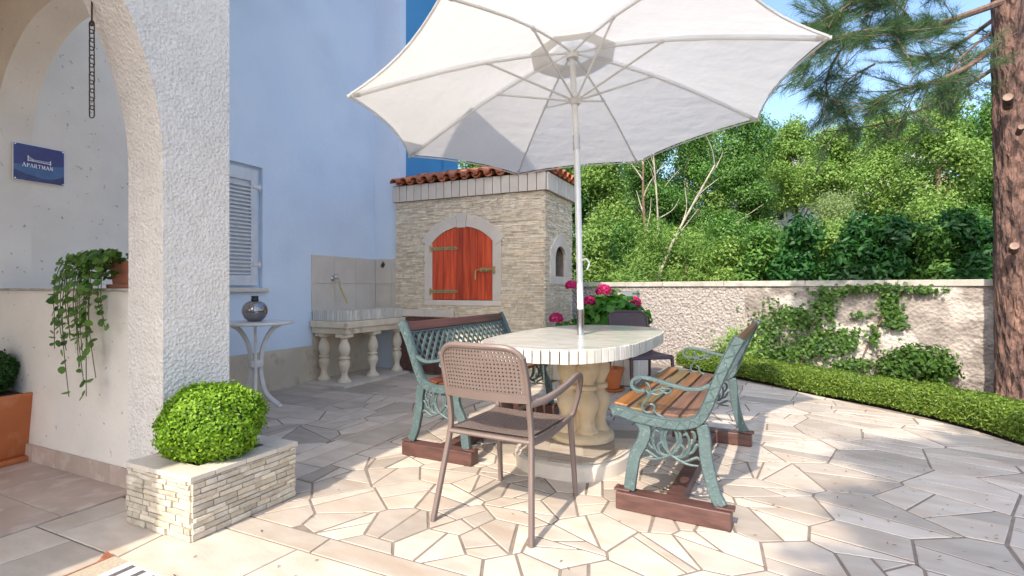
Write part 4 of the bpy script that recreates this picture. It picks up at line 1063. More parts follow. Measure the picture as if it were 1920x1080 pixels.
    p = MB(); p.box(-.013, .013, -L2 + .022, L2 - .022, -.034, .034); o = p.build('back_rail', M['woodrail'], root, bev=.006); o.location = (bk(.835) - .004, 0, .838); o.rotation_euler = (0, R(23), 0)
    lt = MB(); z0, z1, y0_, y1_ = .600, .800, -L2 + .03, L2 - .03; step = .074
    for sg_ in (-1, 1):
        c = y0_ - (z1 - z0) * 1.2
        while c < y1_ + (z1 - z0) * 1.2:
            pts = []
            for k in range(15):
                z = z0 + (z1 - z0) * k / 14; y = c + sg_ * (z - (z0 + z1) / 2) * 1.05
                if y0_ <= y <= y1_: pts.append((bk(z) + .004 * sg_, y, z))
            if len(pts) > 2: lt.bar(pts, .0085, .004, (1, 0, -.43))
            c += step
    tag(lt.build('lattice', M['iron'], root), 'diamond lattice of cast iron strips', kind='stuff')
    for z in (z0 - .004, z1 + .003):
        p = MB(); p.bar([(bk(z), y0_ - .008, z), (bk(z), y1_ + .008, z)], .010, .009, (1, 0, -.43)); p.build('lattice_frame', M['iron'], root)
    for y in (y0_ - .006, y1_ + .006):
        p = MB(); p.bar([(bk(z0), y, z0), (bk(z1), y, z1)], .008, .0085, (1, 0, -.43)); p.build('lattice_frame', M['iron'], root)
    return root
def offset_path(pts, d, n_):
    out = []
    for i, q in enumerate(pts):
        t = (pts[min(i + 1, len(pts) - 1)] - pts[max(i - 1, 0)]).normalized(); out.append(q + t.cross(Vector(n_)) * d)
    return out
bl = Vector((math.sin(R(28)), math.cos(R(28)), 0)); 
c1_ = Vector((.777, 2.464, 0)) + bl * .70
make_bench('green cast iron bench with worn wooden slats on the sunny side of the table', c1_, -28.5, True)
bl2 = Vector((math.sin(R(26)), math.cos(R(26)), 0)); c2_ = Vector((-.473, 3.28, 0)) + bl2 * .72
make_bench('green cast iron bench with red brown slats between the sink and the table', c2_, 180 - 26.5, False)

# ------------------------------------------------------------------ side table with vase
st = empty('side_table', (-2.28, 4.56, 0), -10, 'small round white table with curved legs beside the pillar', 'table')
p = MB(); p.lathe([(.29, .775), (.305, .779), (.31, .786), (.31, .796), (.306, .801), (.05, .803)], 48); p.build('table_top', M['white_metal'], st, smooth=True)
for k in range(3):
    a = R(65 + 120 * k); ca, sa = math.cos(a), math.sin(a)
    prof = bez([(.24, 0, .774), (.15, 0, .72), (.075, 0, .60), (.045, 0, .45), (.05, 0, .30), (.10, 0, .14), (.22, 0, .018)], 5)
    p = MB(); p.bar([(q.x * ca, q.x * sa, q.z) for q in prof], .019, .012, (-sa, ca, 0)); lg = p.build('leg', M['white_metal'], st, smooth=True, bev=.005)
    p = MB(); p.lathe([(.022, 0), (.026, .008), (.02, .02)], 12, (.222 * ca, .222 * sa, 0)); p.build('foot', M['white_metal'], lg, smooth=True)
p = MB(); p.lathe([(.058, .40), (.062, .41), (.062, .45), (.058, .46)], 20); p.build('collar', M['white_metal'], st, smooth=True)
vs_ = empty('vase', (-2.285, 4.55, .8035), 0, 'round silver vase with a black neck on the small white table', 'vase')
p = MB(); p.lathe([(.045, 0), (.055, .004), (.085, .03), (.104, .075), (.106, .10), (.098, .135), (.075, .165), (.045, .180), (.03, .183)], 36); p.build('body', M['vase'], vs_, smooth=True)
p = MB(); p.lathe([(.03, .182), (.032, .19), (.03, .20), (.028, .215), (.032, .222), (.032, .226), (.02, .226), (.018, .20)], 24); p.build('neck', M['blackgloss'], vs_, smooth=True)

# ------------------------------------------------------------------ stone planter with ball of boxwood
pc = HW(-2.441, 1.69); planter = empty('stone_planter', pc, -HA, 'rectangular planter clad in split cream stone at the foot of the pillar', 'planter')
PX0, PX1, PY0, PY1 = -.218, .25, -.275, .275       # v and u half sizes; the back touches the pillar
p = MB()
p.box(PX0, PX1 - .012, PY0 + .012, PY0 + .09, 0, .262); p.box(PX0, PX1 - .012, PY1 - .09, PY1 - .012, 0, .262); p.box(PX1 - .09, PX1 - .012, PY0 + .0905, PY1 - .0905, 0, .262); p.box(PX0, PX0 + .06, PY0 + .0905, PY1 - .0905, 0, .262)
p.build('planter_core', M['mortar'], planter)
def veneer(length, place):
    h = .002
    while h < .258:
        rh = rng.uniform(.019, .030); rh = min(rh, .262 - h); x = -rng.random() * .08
        if rh < .008: break
        while x < length:
            w = rng.uniform(.05, .13); a, b = max(0, x), min(length, x + w)
            if b - a > .012:
                d = rng.uniform(.002, .013); mb = MB()
                j = lambda: rng.uniform(-.0018, .0018)
                vv = [(a + .001, .012, h + .001), (b - .001, .012, h + .001), (b - .001, .012, h + rh - .001), (a + .001, .012, h + rh - .001),
                      (a + .002 + j() * .5, -d + j(), h + .002), (b - .002 + j() * .5, -d + j(), h + .002), (b - .002 + j() * .5, -d + j(), h + rh - .002), (a + .002, -d + j(), h + rh - .002), ((a + b) / 2 + j() * 4, -d - rng.uniform(0, .004), h + rh * rng.uniform(.35, .65))]
                mb.add(vv, [(3, 2, 1, 0), (0, 1, 5, 4), (1, 2, 6, 5), (2, 3, 7, 6), (3, 0, 4, 7), (4, 5, 8), (5, 6, 8), (6, 7, 8), (7, 4, 8)])
                place(mb.build('veneer_stone', M['veneer'], planter))
            x += w
        h += rh
def pl1(o): o.location = (PX0, PY0, 0)
def pl2(o): o.location = (PX1, PY0, 0); o.rotation_euler = (0, 0, R(90))
def pl3(o): o.location = (PX1, PY1, 0); o.rotation_euler = (0, 0, R(180))
veneer(PX1 - PX0, pl1); veneer(PY1 - PY0, pl2); veneer(PX1 - PX0, pl3)
for a, b, c, d in ((PX0, -.03, PY0 - .012, PY0 + .10), (-.027, .13, PY0 - .012, PY0 + .10), (.133, PX1 + .012, PY0 - .012, PY0 + .10),
                   (.145, PX1 + .012, PY0 + .103, -.02), (.145, PX1 + .012, -.017, .155), (.145, PX1 + .012, .158, PY1 + .012), (PX0, .0, PY1 - .10, PY1 + .012), (.003, .142, PY1 - .10, PY1 + .012), (PX0, PX0 + .07, PY0 + .103, PY1 - .103)):
    p = MB(); p.box(a, b, c, d, .2635, .286 + rng.uniform(-.001, .001)); p.build('coping_slab', M['slab'], planter, bev=.002)
p = MB(); p.box(PX0 + .061, PX1 - .091, PY0 + .0905, PY1 - .0905, .15, .245); p.build('earth', M['soil'], planter)

# flower box on the parapet ledge, big square pot on the porch floor
fbx = empty('flower_box', HW(-3.12, 1.75, 1.0985), -HA, 'brown plastic flower box on the parapet ledge', 'flower box')
def boxpot(W, D, H, t, mat, parent, taper=.88):
    mb = MB()
    def ring(w, d, z): return [(-w, -d, z), (w, -d, z), (w, d, z), (-w, d, z)]
    rs = [ring(W * taper, D * taper, .0), ring(W * .985, D * .985, H - .022), ring(W, D, H - .022), ring(W, D, H), ring(W - t, D - t, H), ring(W - t, D - t, H - .03)]
    vv = [v for r_ in rs for v in r_]; ff = [(3, 2, 1, 0)]
    for i in range(len(rs) - 1):
        for k in range(4): ff.append((i * 4 + k, i * 4 + (k + 1) % 4, (i + 1) * 4 + (k + 1) % 4, (i + 1) * 4 + k))
    n = (len(rs) - 1) * 4; ff.append((n, n + 1, n + 2, n + 3)); mb.add(vv, ff); return mb
o = boxpot(.20, .085, .125, .012, 0, 0).build('pot', M['plasticpot'], fbx, bev=.006); o.location = (0, 0, .024)
p = MB(); p.box(-.205, .205, -.095, .095, 0, .023); p.build('tray', M['plasticpot'], fbx, bev=.005)
p = MB(); p.box(-.185, .185, -.07, .07, .12, .135); p.build('earth', M['soil'], fbx)
bp_ = empty('plant_pot', (-3.27, 3.19, 0.004), -HA + 4, 'large square terracotta pot on a saucer on the porch floor', 'pot')
o = boxpot(.195, .195, .40, .022, 0, 0, .66).build('pot', M['terracotta'], bp_, bev=.012); o.location = (0, 0, .035)
p = MB(); p.box(-.175, .175, -.175, .175, 0, .033); p.build('saucer', M['terracotta'], bp_, bev=.008)
p = MB(); p.box(-.165, .165, -.165, .165, .405, .42); p.build('earth', M['soil'], bp_)
hp = empty('flower_pot', (1.07, 5.5, 0), 0, 'round orange terracotta pot with saucer on the paving behind the table', 'pot')
p = MB(); p.lathe([(.085, .03), (.125, .21), (.135, .21), (.138, .245), (.125, .248), (.118, .215), (.09, .215)], 32); p.build('pot', M['terracotta'], hp, smooth=True)
p = MB(); p.lathe([(.12, .0), (.145, .03), (.14, .034), (.115, .012), (.05, .012)], 32); p.build('saucer', M['terracotta'], hp, smooth=True)

# doormat
dm = empty('doormat', (-1.60, 2.075, .0035), -HA, 'striped doormat with a frayed rust edge at the porch step', 'doormat')
p = MB(); p.box(-.02, .62, -.9, 0, 0, .006); p.box(-.035, -.021, -.9, -.01, 0, .005); p.build('backing', M['mat_beige'], dm)
p = MB(); p.box(.085, .60, -.9, -.004, .0062, .0075); p.build('field', M['mat_white'], dm)
for i in range(6):
    p = MB(); p.box(.125 + .075 * i, .150 + .075 * i, -.9, -.012 - .004 * i, .0077, .0088); p.build('stripe', M['mat_grey'], dm)
vv = []; ff = []; n = 30
for i in range(n + 1):
    y = -.42 * i / n; wv = .018 + .035 * max(0, math.sin(y * 26 + 1.2)) * (1 if i < 26 else .4); zz = .012 * max(0, math.sin(y * 26 + 1.2))
    vv += [(-.021, y, .007), (-.021 - wv, y, .004 + zz), (-.022 - wv, y, .002 + zz), (-.022, y, .003)]
for i in range(n):
    for k in range(4): ff.append((i * 4 + k, i * 4 + (k + 1) % 4, (i + 1) * 4 + (k + 1) % 4, (i + 1) * 4 + k))
p = MB(); p.add(vv, ff); p.build('frayed_edge', M['mat_red'], dm, fix=True)
# ================================================================== PLANTS
def unit(a): return a / np.maximum(np.linalg.norm(a, axis=-1, keepdims=True), 1e-9)
def leaf_mesh(name, P, N, length, width, tint, droop=.25, spread=.6, dirs=None):
    """one folded rhombus per leaf; P positions, N rough normals"""
    n = len(P); N = unit(N + nr.normal(0, spread, (n, 3)))
    D = nr.normal(0, 1, (n, 3)) if dirs is None else dirs + nr.normal(0, .35, (n, 3))
    D = unit(D - N * np.sum(D * N, 1, keepdims=True)); S = np.cross(N, D)
    Ls = (length * nr.uniform(.65, 1.25, n))[:, None]; Ws = (width * nr.uniform(.7, 1.2, n))[:, None]
    V = np.empty((n, 4, 3))
    V[:, 0] = P - D * Ls * .5; V[:, 2] = P + D * Ls * .5 - N * Ls * droop * .5
    V[:, 1] = P + S * Ws * .5 + N * Ls * .06; V[:, 3] = P - S * Ws * .5 + N * Ls * .06
    return np_mesh(name, V.reshape(-1, 3), np.arange(4 * n).reshape(-1, 4), tint)
def blob_points(blobs, n_twig, per, sig, shell=.55, flat=1.0):
    """leaf positions gathered in twigs spread through ellipsoid blobs (cx,cy,cz,rx,ry,rz)"""
    B = np.array(blobs, float); w = (B[:, 3] * B[:, 4] * B[:, 5]) ** .67; w /= w.sum()
    k = nr.choice(len(B), n_twig, p=w); d = unit(nr.normal(0, 1, (n_twig, 3)))
    r = shell + (1.03 - shell) * nr.random(n_twig) ** .6
    r *= 1 + .16 * np.sin(d[:, 0] * 7 + k) * np.cos(d[:, 2] * 6 + 2 * k)
    C = B[k, :3] + d * r[:, None] * B[k, 3:]
    P = np.repeat(C, per, 0) + nr.normal(0, sig, (n_twig * per, 3)) * np.array([1, 1, flat])
    N = np.repeat(unit(d / B[k, 3:] * B[k, 3:].mean(1, keepdims=True)), per, 0)
    t = np.clip(np.repeat(nr.random(n_twig), per) * .6 + nr.random(n_twig * per) * .4, 0, 1)
    return P, N, t
def ellipsoid(mb, c, r, n=14):
    vv = []; ff = []
    for i in range(n + 1):
        th = math.pi * i / n
        for k in range(2 * n):
            a = math.pi * k / n; q = 1 + .05 * math.sin(5 * a + 3 * th)
            vv.append((c[0] + r[0] * q * math.sin(th) * math.cos(a), c[1] + r[1] * q * math.sin(th) * math.sin(a), c[2] + r[2] * math.cos(th)))
    for i in range(n):
        for k in range(2 * n): ff.append((i * 2 * n + k, (i + 1) * 2 * n + k, (i + 1) * 2 * n + (k + 1) % (2 * n), i * 2 * n + (k + 1) % (2 * n)))
    mb.add(vv, ff)

# boxwood ball in the planter
bx = empty('boxwood_ball', pc + Vector((0, 0, .24)), 0, 'clipped bright green boxwood ball in the stone planter', 'shrub')
bc = Vector((.03, -.06, .205))
def ball(parent, c, r, n, mat, size, jag=.03, core=.90):
    mb = MB(); ellipsoid(mb, c, [x * core for x in r]); mb.build('branch_mass', M['twig'], parent, smooth=True)
    d = unit(nr.normal(0, 1, (n, 3))); rr = 1 + nr.normal(0, jag, n) - .06 * nr.random(n)
    P = np.array(c) + d * rr[:, None] * np.array(r); N = unit(d / np.array(r))
    P = P * (1 + 0 * P) + d * (.07 * np.sin(d[:, 0] * 5 + 1) * np.cos(d[:, 2] * 4 + d[:, 1] * 3) + .03 * np.sin(d[:, 1] * 11 + d[:, 2] * 9))[:, None] * np.array(r)
    m2 = n // 40; k2 = nr.integers(0, n, m2); sh = P[k2] + d[k2] * nr.uniform(.004, .022, (m2, 1)); P = np.vstack([P, sh]); N = np.vstack([N, np.cross(N[k2], nr.normal(0, 1, (m2, 3)))])
    o = link('foliage', leaf_mesh('foliage', P, N, size, size * .55, nr.random(len(P)), .1, .55), parent, mat); return o
ball(bx, bc, (.226, .226, .185), 14000, M['lf_box'], .020, .038, .88)
p = MB(); p.tube([(.06, .04, -.02), (.07, .05, .1)], .014, 8); p.build('trunk', M['branch'], bx)
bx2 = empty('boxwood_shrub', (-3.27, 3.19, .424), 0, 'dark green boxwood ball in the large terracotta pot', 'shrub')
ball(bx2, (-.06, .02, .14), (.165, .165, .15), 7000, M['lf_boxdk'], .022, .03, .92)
p = MB(); p.tube([(0, 0, -.004), (-.05, .02, .05)], .012, 8); p.build('trunk', M['branch'], bx2)

# trailing plant in the flower box
tr = empty('trailing_plant', HW(-3.30, 1.70, 1.235), -HA, 'trailing plant with round leaves hanging over the parapet', 'plant')
Pl, Nl, Tl, Dl = [], [], [], []
for k in range(17):
    v0 = rng.uniform(-.12, .12); reach = rng.uniform(.02, .26) if k < 13 else rng.uniform(-.10, .02); drop = rng.uniform(.22, .64) if k < 13 else rng.uniform(.12, .36)
    ln = [(v0, -.02, -.02), (v0 - reach * .4, -.07, .06), (v0 - reach * .8, -.14, .0), (v0 - reach, -.155, -.12 - drop * .1), (v0 - reach - .01, -.15, -.12 - drop * .5), (v0 - reach + rng.uniform(-.02, .05), -.145, -.12 - drop)]
    c_ = bez(ln, 6); p = MB(); p.tube(c_, .0022, 5); p.build('stem', M['stem'], tr)
    for i, q in enumerate(c_[3:]):
        for _ in range(2 if i < 14 else 1):
            if rng.random() < .8:
                Pl.append((q.x + rng.uniform(-.022, .022), q.y + rng.uniform(-.02, .012), q.z + rng.uniform(-.015, .015))); Nl.append((rng.uniform(-.3, .3), -.9, .5)); Tl.append(rng.random())
for _ in range(120):
    Pl.append((rng.uniform(-.2, .13), rng.uniform(-.12, .06), rng.uniform(-.08, .05))); Nl.append((0, -.5, 1)); Tl.append(rng.random())
def round_leaves(name, P, N, size, tint, parent, mat):
    P = np.array(P); N = unit(np.array(N) + nr.normal(0, .45, P.shape)); n = len(P)
    D = unit(np.cross(N, nr.normal(0, 1, (n, 3)))); S = np.cross(N, D); sz = size * nr.uniform(.55, 1.2, n)
    ang = np.array([0, .9, 1.9, 2.75, math.pi + .53, math.pi + 1.4, 2 * math.pi - .9]); rad = np.array([1.15, .95, .95, .9, .9, .95, .95])
    V = P[:, None] + (D[:, None] * (np.cos(ang) * rad)[None, :, None] + S[:, None] * (np.sin(ang) * rad)[None, :, None]) * sz[:, None, None] - N[:, None] * (np.abs(np.sin(ang))[None, :, None] * -.12 * sz[:, None, None])
    return link(name, np_mesh(name, V.reshape(-1, 3), np.arange(7 * n).reshape(-1, 7), tint), parent, mat)
tag(round_leaves('foliage', Pl, Nl, .021, Tl, tr, M['lf_trail']), kind='stuff')

# hydrangea in the raised bed
hy = empty('hydrangea', HW(-1.62, 6.0, .31), 0, 'hydrangea bush with round magenta flower heads beside the oven', 'shrub')
ho = Vector(hy.location)
heads = [((1072, 536), 6.0, .075), ((1105, 566), 6.05, .075), ((1132, 546), 6.05, .095), ((1187, 569), 6.1, .10), ((1043, 598), 5.75, .08), ((1199, 590), 6.3, .05)]
def at(px, py, Z): return Vector(((px - 960) / 960 * Z, Z, 1.1 - (py - 540) / 960 * Z))
for (q, Z, r_) in heads:
    c = at(*q, Z) - ho; n = 650; d = unit(nr.normal(0, 1, (n, 3))); d[:, 2] = np.where(d[:, 2] < -.5, -d[:, 2], d[:, 2])
    P = np.array(c) + d * (r_ * (.82 + .2 * nr.random(n)))[:, None] * np.array([1, 1, .85])
    link('flower_head', leaf_mesh('flower_head', P, d, .022, .02, nr.random(n), .0, .5), hy, M['petal'])
    base = Vector((rng.uniform(-.15, .15), rng.uniform(-.1, .1), 0)); p = MB(); p.tube(bez([base, base.lerp(c, .5) + Vector((0, 0, .08)), c - Vector((0, 0, r_ * .6))], 5), .006, 6); p.build('stem', M['stem'], hy)
P, N, t = blob_points([(.0, -.02, .42, .30, .26, .28), (.12, -.1, .50, .2, .2, .22), (-.36, -.25, .26, .2, .15, .18), (.32, -.05, .36, .2, .2, .28)], 170, 7, .05, .3)
N[:, 2] += .8
link('foliage', leaf_mesh('foliage', P, N, .15, .085, t, .3, .45), hy, M['lf_plant'])

# low hedge along the paving edge
hd = empty('low_hedge', (3.3, 5.0, 0), 0, 'low clipped green hedge curving along the edge of the paving', 'hedge')
hb0 = Vector(hd.location)
cpts = bez([(x, y, 0) for x, y in EDGE[:11]], 8)
cen = []
for i, q in enumerate(cpts):
    t = (cpts[min(i + 1, len(cpts) - 1)] - cpts[max(i - 1, 0)]).normalized(); nrm_ = Vector((-t.y, t.x, 0))
    cen.append(q + nrm_ * .24 - hb0)
mb = MB(); mb.tube([c + Vector((0, 0, .09)) for c in cen], .115, 10, up=(0, 0, 1), r2=.17); mb.build('branch_mass', M['twig'], hd, smooth=True)
n = 95000; C = np.array([tuple(c) for c in cen]); i = nr.integers(0, len(C) - 1, n); f = nr.random(n)[:, None]
base = C[i] * (1 - f) + C[i + 1] * f; T_ = unit(C[i + 1] - C[i]); Sd = np.stack([-T_[:, 1], T_[:, 0], T_[:, 2]], -1)
a = nr.uniform(-.25, math.pi + .25, n); ca, sa = np.cos(a), np.sin(a)
sup = (np.abs(ca) ** 4 + np.abs(sa) ** 4) ** -.25
rr = 1 + nr.normal(0, .075, n) + .09 * np.sin(base[:, 0] * 13) * np.sin(base[:, 1] * 11 + a * 3)
P = base + Sd * (ca * sup * .225 * rr)[:, None] + np.array([0, 0, 1]) * ((sa * sup * .150 * rr + .065)[:, None]); N = Sd * ca[:, None] + np.array([0, 0, 1]) * sa[:, None]
tag(link('foliage', leaf_mesh('foliage', P, N, .030, .013, nr.random(n), .1, .6), hd, M['lf_hedge']), kind='stuff')

# ivy and small shrubs on the wall
iv = empty('ivy', gw.matrix_basis @ Vector((3.3, -.05, 0)), GW, 'dark ivy climbing in patches over the stone garden wall', 'ivy')
def wall_local(px, py):           # pixel on the wall face to wall coordinates
    dx, dz = (px - 960) / 960, -(py - 540) / 960
    w = Vector((math.cos(R(GW)), math.sin(R(GW)))); nn = Vector((-w.y, w.x)); o_ = Vector((1.1, 8.44)) + nn * -.06
    s_ = o_.dot(nn) / Vector((dx, 1)).dot(nn); q = Vector((dx * s_, s_)); return ((q - Vector((1.1, 8.44))).dot(w), 1.1 + dz * s_)
PI = []; 
for (px, py, rx, ry, cnt) in ((1440, 622, 30, 40, 420), (1500, 598, 30, 22, 300), (1470, 588, 20, 14, 90), (1535, 640, 45, 26, 380), (1588, 640, 20, 22, 230), (1545, 572, 22, 20, 230), (1570, 547, 40, 8, 150), (1650, 540, 55, 7, 200), (1668, 572, 20, 24, 280), (1682, 602, 18, 16, 150), (1640, 630, 9, 22, 70), (1730, 545, 40, 6, 90), (1480, 662, 60, 16, 420), (1600, 684, 45, 12, 260), (1620, 590, 30, 5, 30), (1560, 605, 8, 40, 60)):
    for _ in range(cnt):
        a, b = wall_local(px + rng.gauss(0, .55) * rx, py + rng.gauss(0, .55) * ry)
        if .0 < b < 1.21: PI.append((a - 3.3, rng.uniform(-.07, .02) + (-.02 if b < .5 else 0), b))
PI = np.array(PI)
tag(link('foliage', leaf_mesh('foliage', PI, np.tile([0, -1, .35], (len(PI), 1)), .050, .040, nr.random(len(PI)), .2, .5), iv, M['lf_ivy']), kind='stuff')
for (a, b, c, d) in (((1500, 690), (1520, 620), (1545, 560), (1600, 540)), ((1610, 690), (1630, 640), (1665, 580), (1690, 545)), ((1440, 690), (1436, 640), (1450, 590), (1470, 570))):
    pts = [Vector((wall_local(*q)[0] - 3.3, -.02, wall_local(*q)[1])) for q in (a, b, c, d)]; p = MB(); p.tube(bez(pts, 5), .007, 5); p.build('stem', M['branch'], iv)
sb = empty('ivy_bush', gw.matrix_basis @ Vector((wall_local(1715, 680)[0], -.22, 0)), GW, 'dark leafy bush between the hedge and the stone wall', 'shrub')
P, N, t = blob_points([(0, 0, .28, .28, .16, .22), (.2, .02, .22, .18, .14, .18), (-.2, 0, .2, .16, .14, .16)], 240, 8, .035, .3)
link('foliage', leaf_mesh('foliage', P, N, .06, .04, t, .2, .6), sb, M['lf_ivy']); p = MB(); p.tube([(0, 0, -.05), (.02, 0, .2)], .012, 6); p.build('trunk', M['branch'], sb)
sb = empty('pale_bush', gw.matrix_basis @ Vector((wall_local(1385, 620)[0], -.35, 0)), GW, 'loose yellow green bush behind the end of the bench', 'shrub')
P, N, t = blob_points([(0, 0, .38, .30, .2, .22), (.22, .02, .30, .2, .18, .2)], 120, 7, .05, .3)
link('foliage', leaf_mesh('foliage', P, N, .06, .03, t, .2, .6), sb, M['lf_light']); p = MB(); p.tube([(0, 0, -.05), (.02, 0, .3)], .012, 6); p.build('trunk', M['branch'], sb)

# trees and shrubs behind the wall
def limbs(base, top, r0, n, seed, spread=.5, z0=.35):
    r_ = random.Random(seed); out = []; base = Vector(base); top = Vector(top)
    tr_ = bez([base, base.lerp(top, .35) + Vector((r_.uniform(-.1, .1), r_.uniform(-.1, .1), 0)), base.lerp(top, .7) + Vector((r_.uniform(-.15, .15), r_.uniform(-.1, .1), 0)), top], 5)
    m_ = len(tr_); out.append((tr_, [r0 * (1 - .8 * i / (m_ - 1)) for i in range(m_)]))
    for k in range(n):
        t = z0 + (1 - z0) * (k + r_.random()) / n; q = tr_[min(m_ - 1, int(t * (m_ - 1)))]; L_ = (top - base).length * spread * (1.1 - t) * r_.uniform(.7, 1.2); a = r_.uniform(0, 6.28)
        d = Vector((math.cos(a), math.sin(a), r_.uniform(.6, 1.4))).normalized(); e = q + d * L_
        br = bez([q, q.lerp(e, .5) + Vector((r_.uniform(-.1, .1), r_.uniform(-.1, .1), .05)) * L_, e], 4); out.append((br, [r0 * .38 * (1 - t * .5) * (1 - .75 * i / (len(br) - 1)) for i in range(len(br))]))
    return out
def make_tree(name, label, cat, X, Y, h, blobs, ntw, per, sig, mat, ll, lw, bark, r0, seed, group, shell=.45, nl=6, lean=(0, 0), flat=1.0, droop=.25, tops=None):
    root = empty(name, (X, Y, -.06), 0, label, cat, group)
    tk = empty('trunk', (0, 0, 0)); tk.parent = root
    for j, (pt, rr) in enumerate(limbs((0, 0, 0), (lean[0], lean[1], h * .82), r0, nl, seed)):
        p = MB(); p.tube(pt, rr, 7); p.build('stem' if j == 0 else 'limb', M[bark], tk, smooth=True)
    P, N, t = blob_points(blobs, ntw, per, sig, shell, flat); ok = P[:, 2] > .05
    P, N, t = P[ok], N[ok], t[ok]; N[:, 2] += .35
    link('crown', leaf_mesh('crown', P, N, ll, lw, t, droop, .55), root, M[mat]); return root
def zpix(py, Z): return 1.1 - (py - 540) / 960 * Z
def xpix(px, Z): return (px - 960) / 960 * Z
# shrubs close behind the wall: (x pixel, depth, half width px, top y, material, leaf length, leaf width, label)
SHR = [(1118, 10.0, 45, 395, 'lf_light', .085, .035, 'yellow green bush behind the wall nearest the oven'),
       (1205, 9.3, 60, 410, 'lf_bamboo', .10, .018, 'fine leaved bamboo like bush behind the white stretch of wall'),
       (1290, 8.9, 60, 430, 'lf_bamboo', .10, .018, 'fine leaved pale green bush behind the wall above the dark chair'),
       (1365, 8.4, 50, 440, 'lf_light', .07, .035, 'bright yellow green bush left of the laurels behind the wall'),
       (1430, 8.0, 48, 410, 'lf_mid', .09, .04, 'mid green bush beside the leftmost laurel'),
       (1505, 7.6, 55, 385, 'lf_laurel', .12, .045, 'leftmost dark green laurel shrub behind the stone wall'),
       (1590, 7.3, 52, 392, 'lf_laurel', .12, .045, 'second dark green laurel shrub from the left behind the stone wall'),
       (1672, 7.0, 55, 372, 'lf_laurel', .12, .045, 'tallest dark green laurel shrub behind the stone wall'),
       (1750, 6.8, 42, 410, 'lf_mid', .085, .04, 'mid green shrub between the laurels behind the stone wall'),
       (1826, 6.5, 55, 375, 'lf_laurel', .11, .042, 'dark green laurel shrub next to the pine trunk'),
       (1900, 6.3, 45, 400, 'lf_laurel', .11, .042, 'dark green laurel shrub behind the pine trunk')]
for k, (px, Z, hw, ty, mt, ll, lw, lab) in enumerate(SHR):
    W = hw / 960 * Z * 1.15; H_ = zpix(ty, Z); bl_ = []
    for j in range(9):
        z = .25 + (H_ - .45) * (j + .5) / 9 + rng.uniform(-.08, .08); bl_.append((rng.uniform(-.45, .45) * W, rng.uniform(-.3, .3) * W, z, W * rng.uniform(.45, .75) * (1 - .35 * (j / 9) ** 2), W * rng.uniform(.45, .7), W * rng.uniform(.4, .6)))
    make_tree('garden_shrub', lab, 'shrub', xpix(px, Z), Z, H_, bl_, 1100 if mt != 'lf_laurel' else 620, 9, .055, mt, ll, lw, 'branch', .03, 40 + k, 'shrubs behind the garden wall', .35, 7)
SHR2 = [(1160, 10.8, 60, 400, 'lf_mid'), (1260, 10.6, 60, 415, 'lf_light'), (1345, 10.3, 60, 405, 'lf_mid'), (1425, 9.8, 55, 425, 'lf_light'), (1500, 9.5, 55, 415, 'lf_mid'), (1580, 9.2, 55, 400, 'lf_light'), (1665, 9.0, 55, 400, 'lf_mid'), (1750, 8.7, 55, 395, 'lf_light'), (1840, 8.4, 60, 390, 'lf_mid')]
LAB2 = ['nearest the oven', 'behind the two fine leaved bushes', 'behind the bright yellow green bush', 'behind the gap before the laurels', 'behind the leftmost laurel', 'behind the second laurel', 'behind the tallest laurel', 'behind the mid green shrub', 'closest to the pine']
for k, (px, Z, hw, ty, mt) in enumerate(SHR2):
    W = hw / 960 * Z * 1.15; H_ = zpix(ty, Z); bl_ = []
    for j in range(9):
        z = .2 + (H_ - .4) * (j + .5) / 9 + rng.uniform(-.08, .08); bl_.append((rng.uniform(-.5, .5) * W, rng.uniform(-.3, .3) * W, z, W * rng.uniform(.45, .75), W * rng.uniform(.45, .7), W * rng.uniform(.35, .55)))
    make_tree('back_shrub', 'leafy shrub of the second row behind the wall, ' + LAB2[k], 'shrub', xpix(px, Z), Z, H_, bl_, 1100, 9, .06, mt, .075, .035, 'branch', .03, 240 + k, 'second row of shrubs behind the wall', .3, 6)
TR = [(1050, 12.5, 75, 250, 'lf_mid', .10, .05, 'branch', 'dense green tree rising behind the oven roof'),
      (905, 13.0, 80, 270, 'lf_mid', .10, .05, 'branch', 'green tree showing between the blue wall and the parasol'),
      (1135, 12.0, 55, 250, 'lf_light', .10, .05, 'palebark', 'light green tree left of the pale forked trunk'),
      (1215, 13.0, 60, 190, 'lf_mid', .09, .045, 'palebark', 'slender tree with a straight pale trunk under the parasol edge'),
      (1300, 13.5, 65, 165, 'lf_mid', .09, .045, 'palebark', 'tree with pale forked limbs under the parasol edge'),
      (1400, 14.0, 66, 195, 'lf_mid', .10, .05, 'branch', 'mid green tree touching the right corner of the parasol'),
      (1490, 15.5, 55, 225, 'lf_light', .10, .05, 'branch', 'light green tree under the open patch of sky'),
      (1570, 13.5, 58, 232, 'lf_light', .10, .05, 'branch', 'light green tree in front of the far white house'),
      (1655, 11.5, 72, 195, 'lf_light', .085, .04, 'branch', 'tall yellow green tree left of the pine'),
      (1762, 10.0, 72, 165, 'lf_light', .085, .04, 'branch', 'largest yellow green tree just left of the pine trunk'),
      (1880, 10.5, 70, 150, 'lf_mid', .09, .04, 'branch', 'green tree behind the pine trunk'),
      (1560, 9.6, 40, 355, 'lf_pale', .09, .018, 'palebark', 'silvery olive like bush above the laurels')]
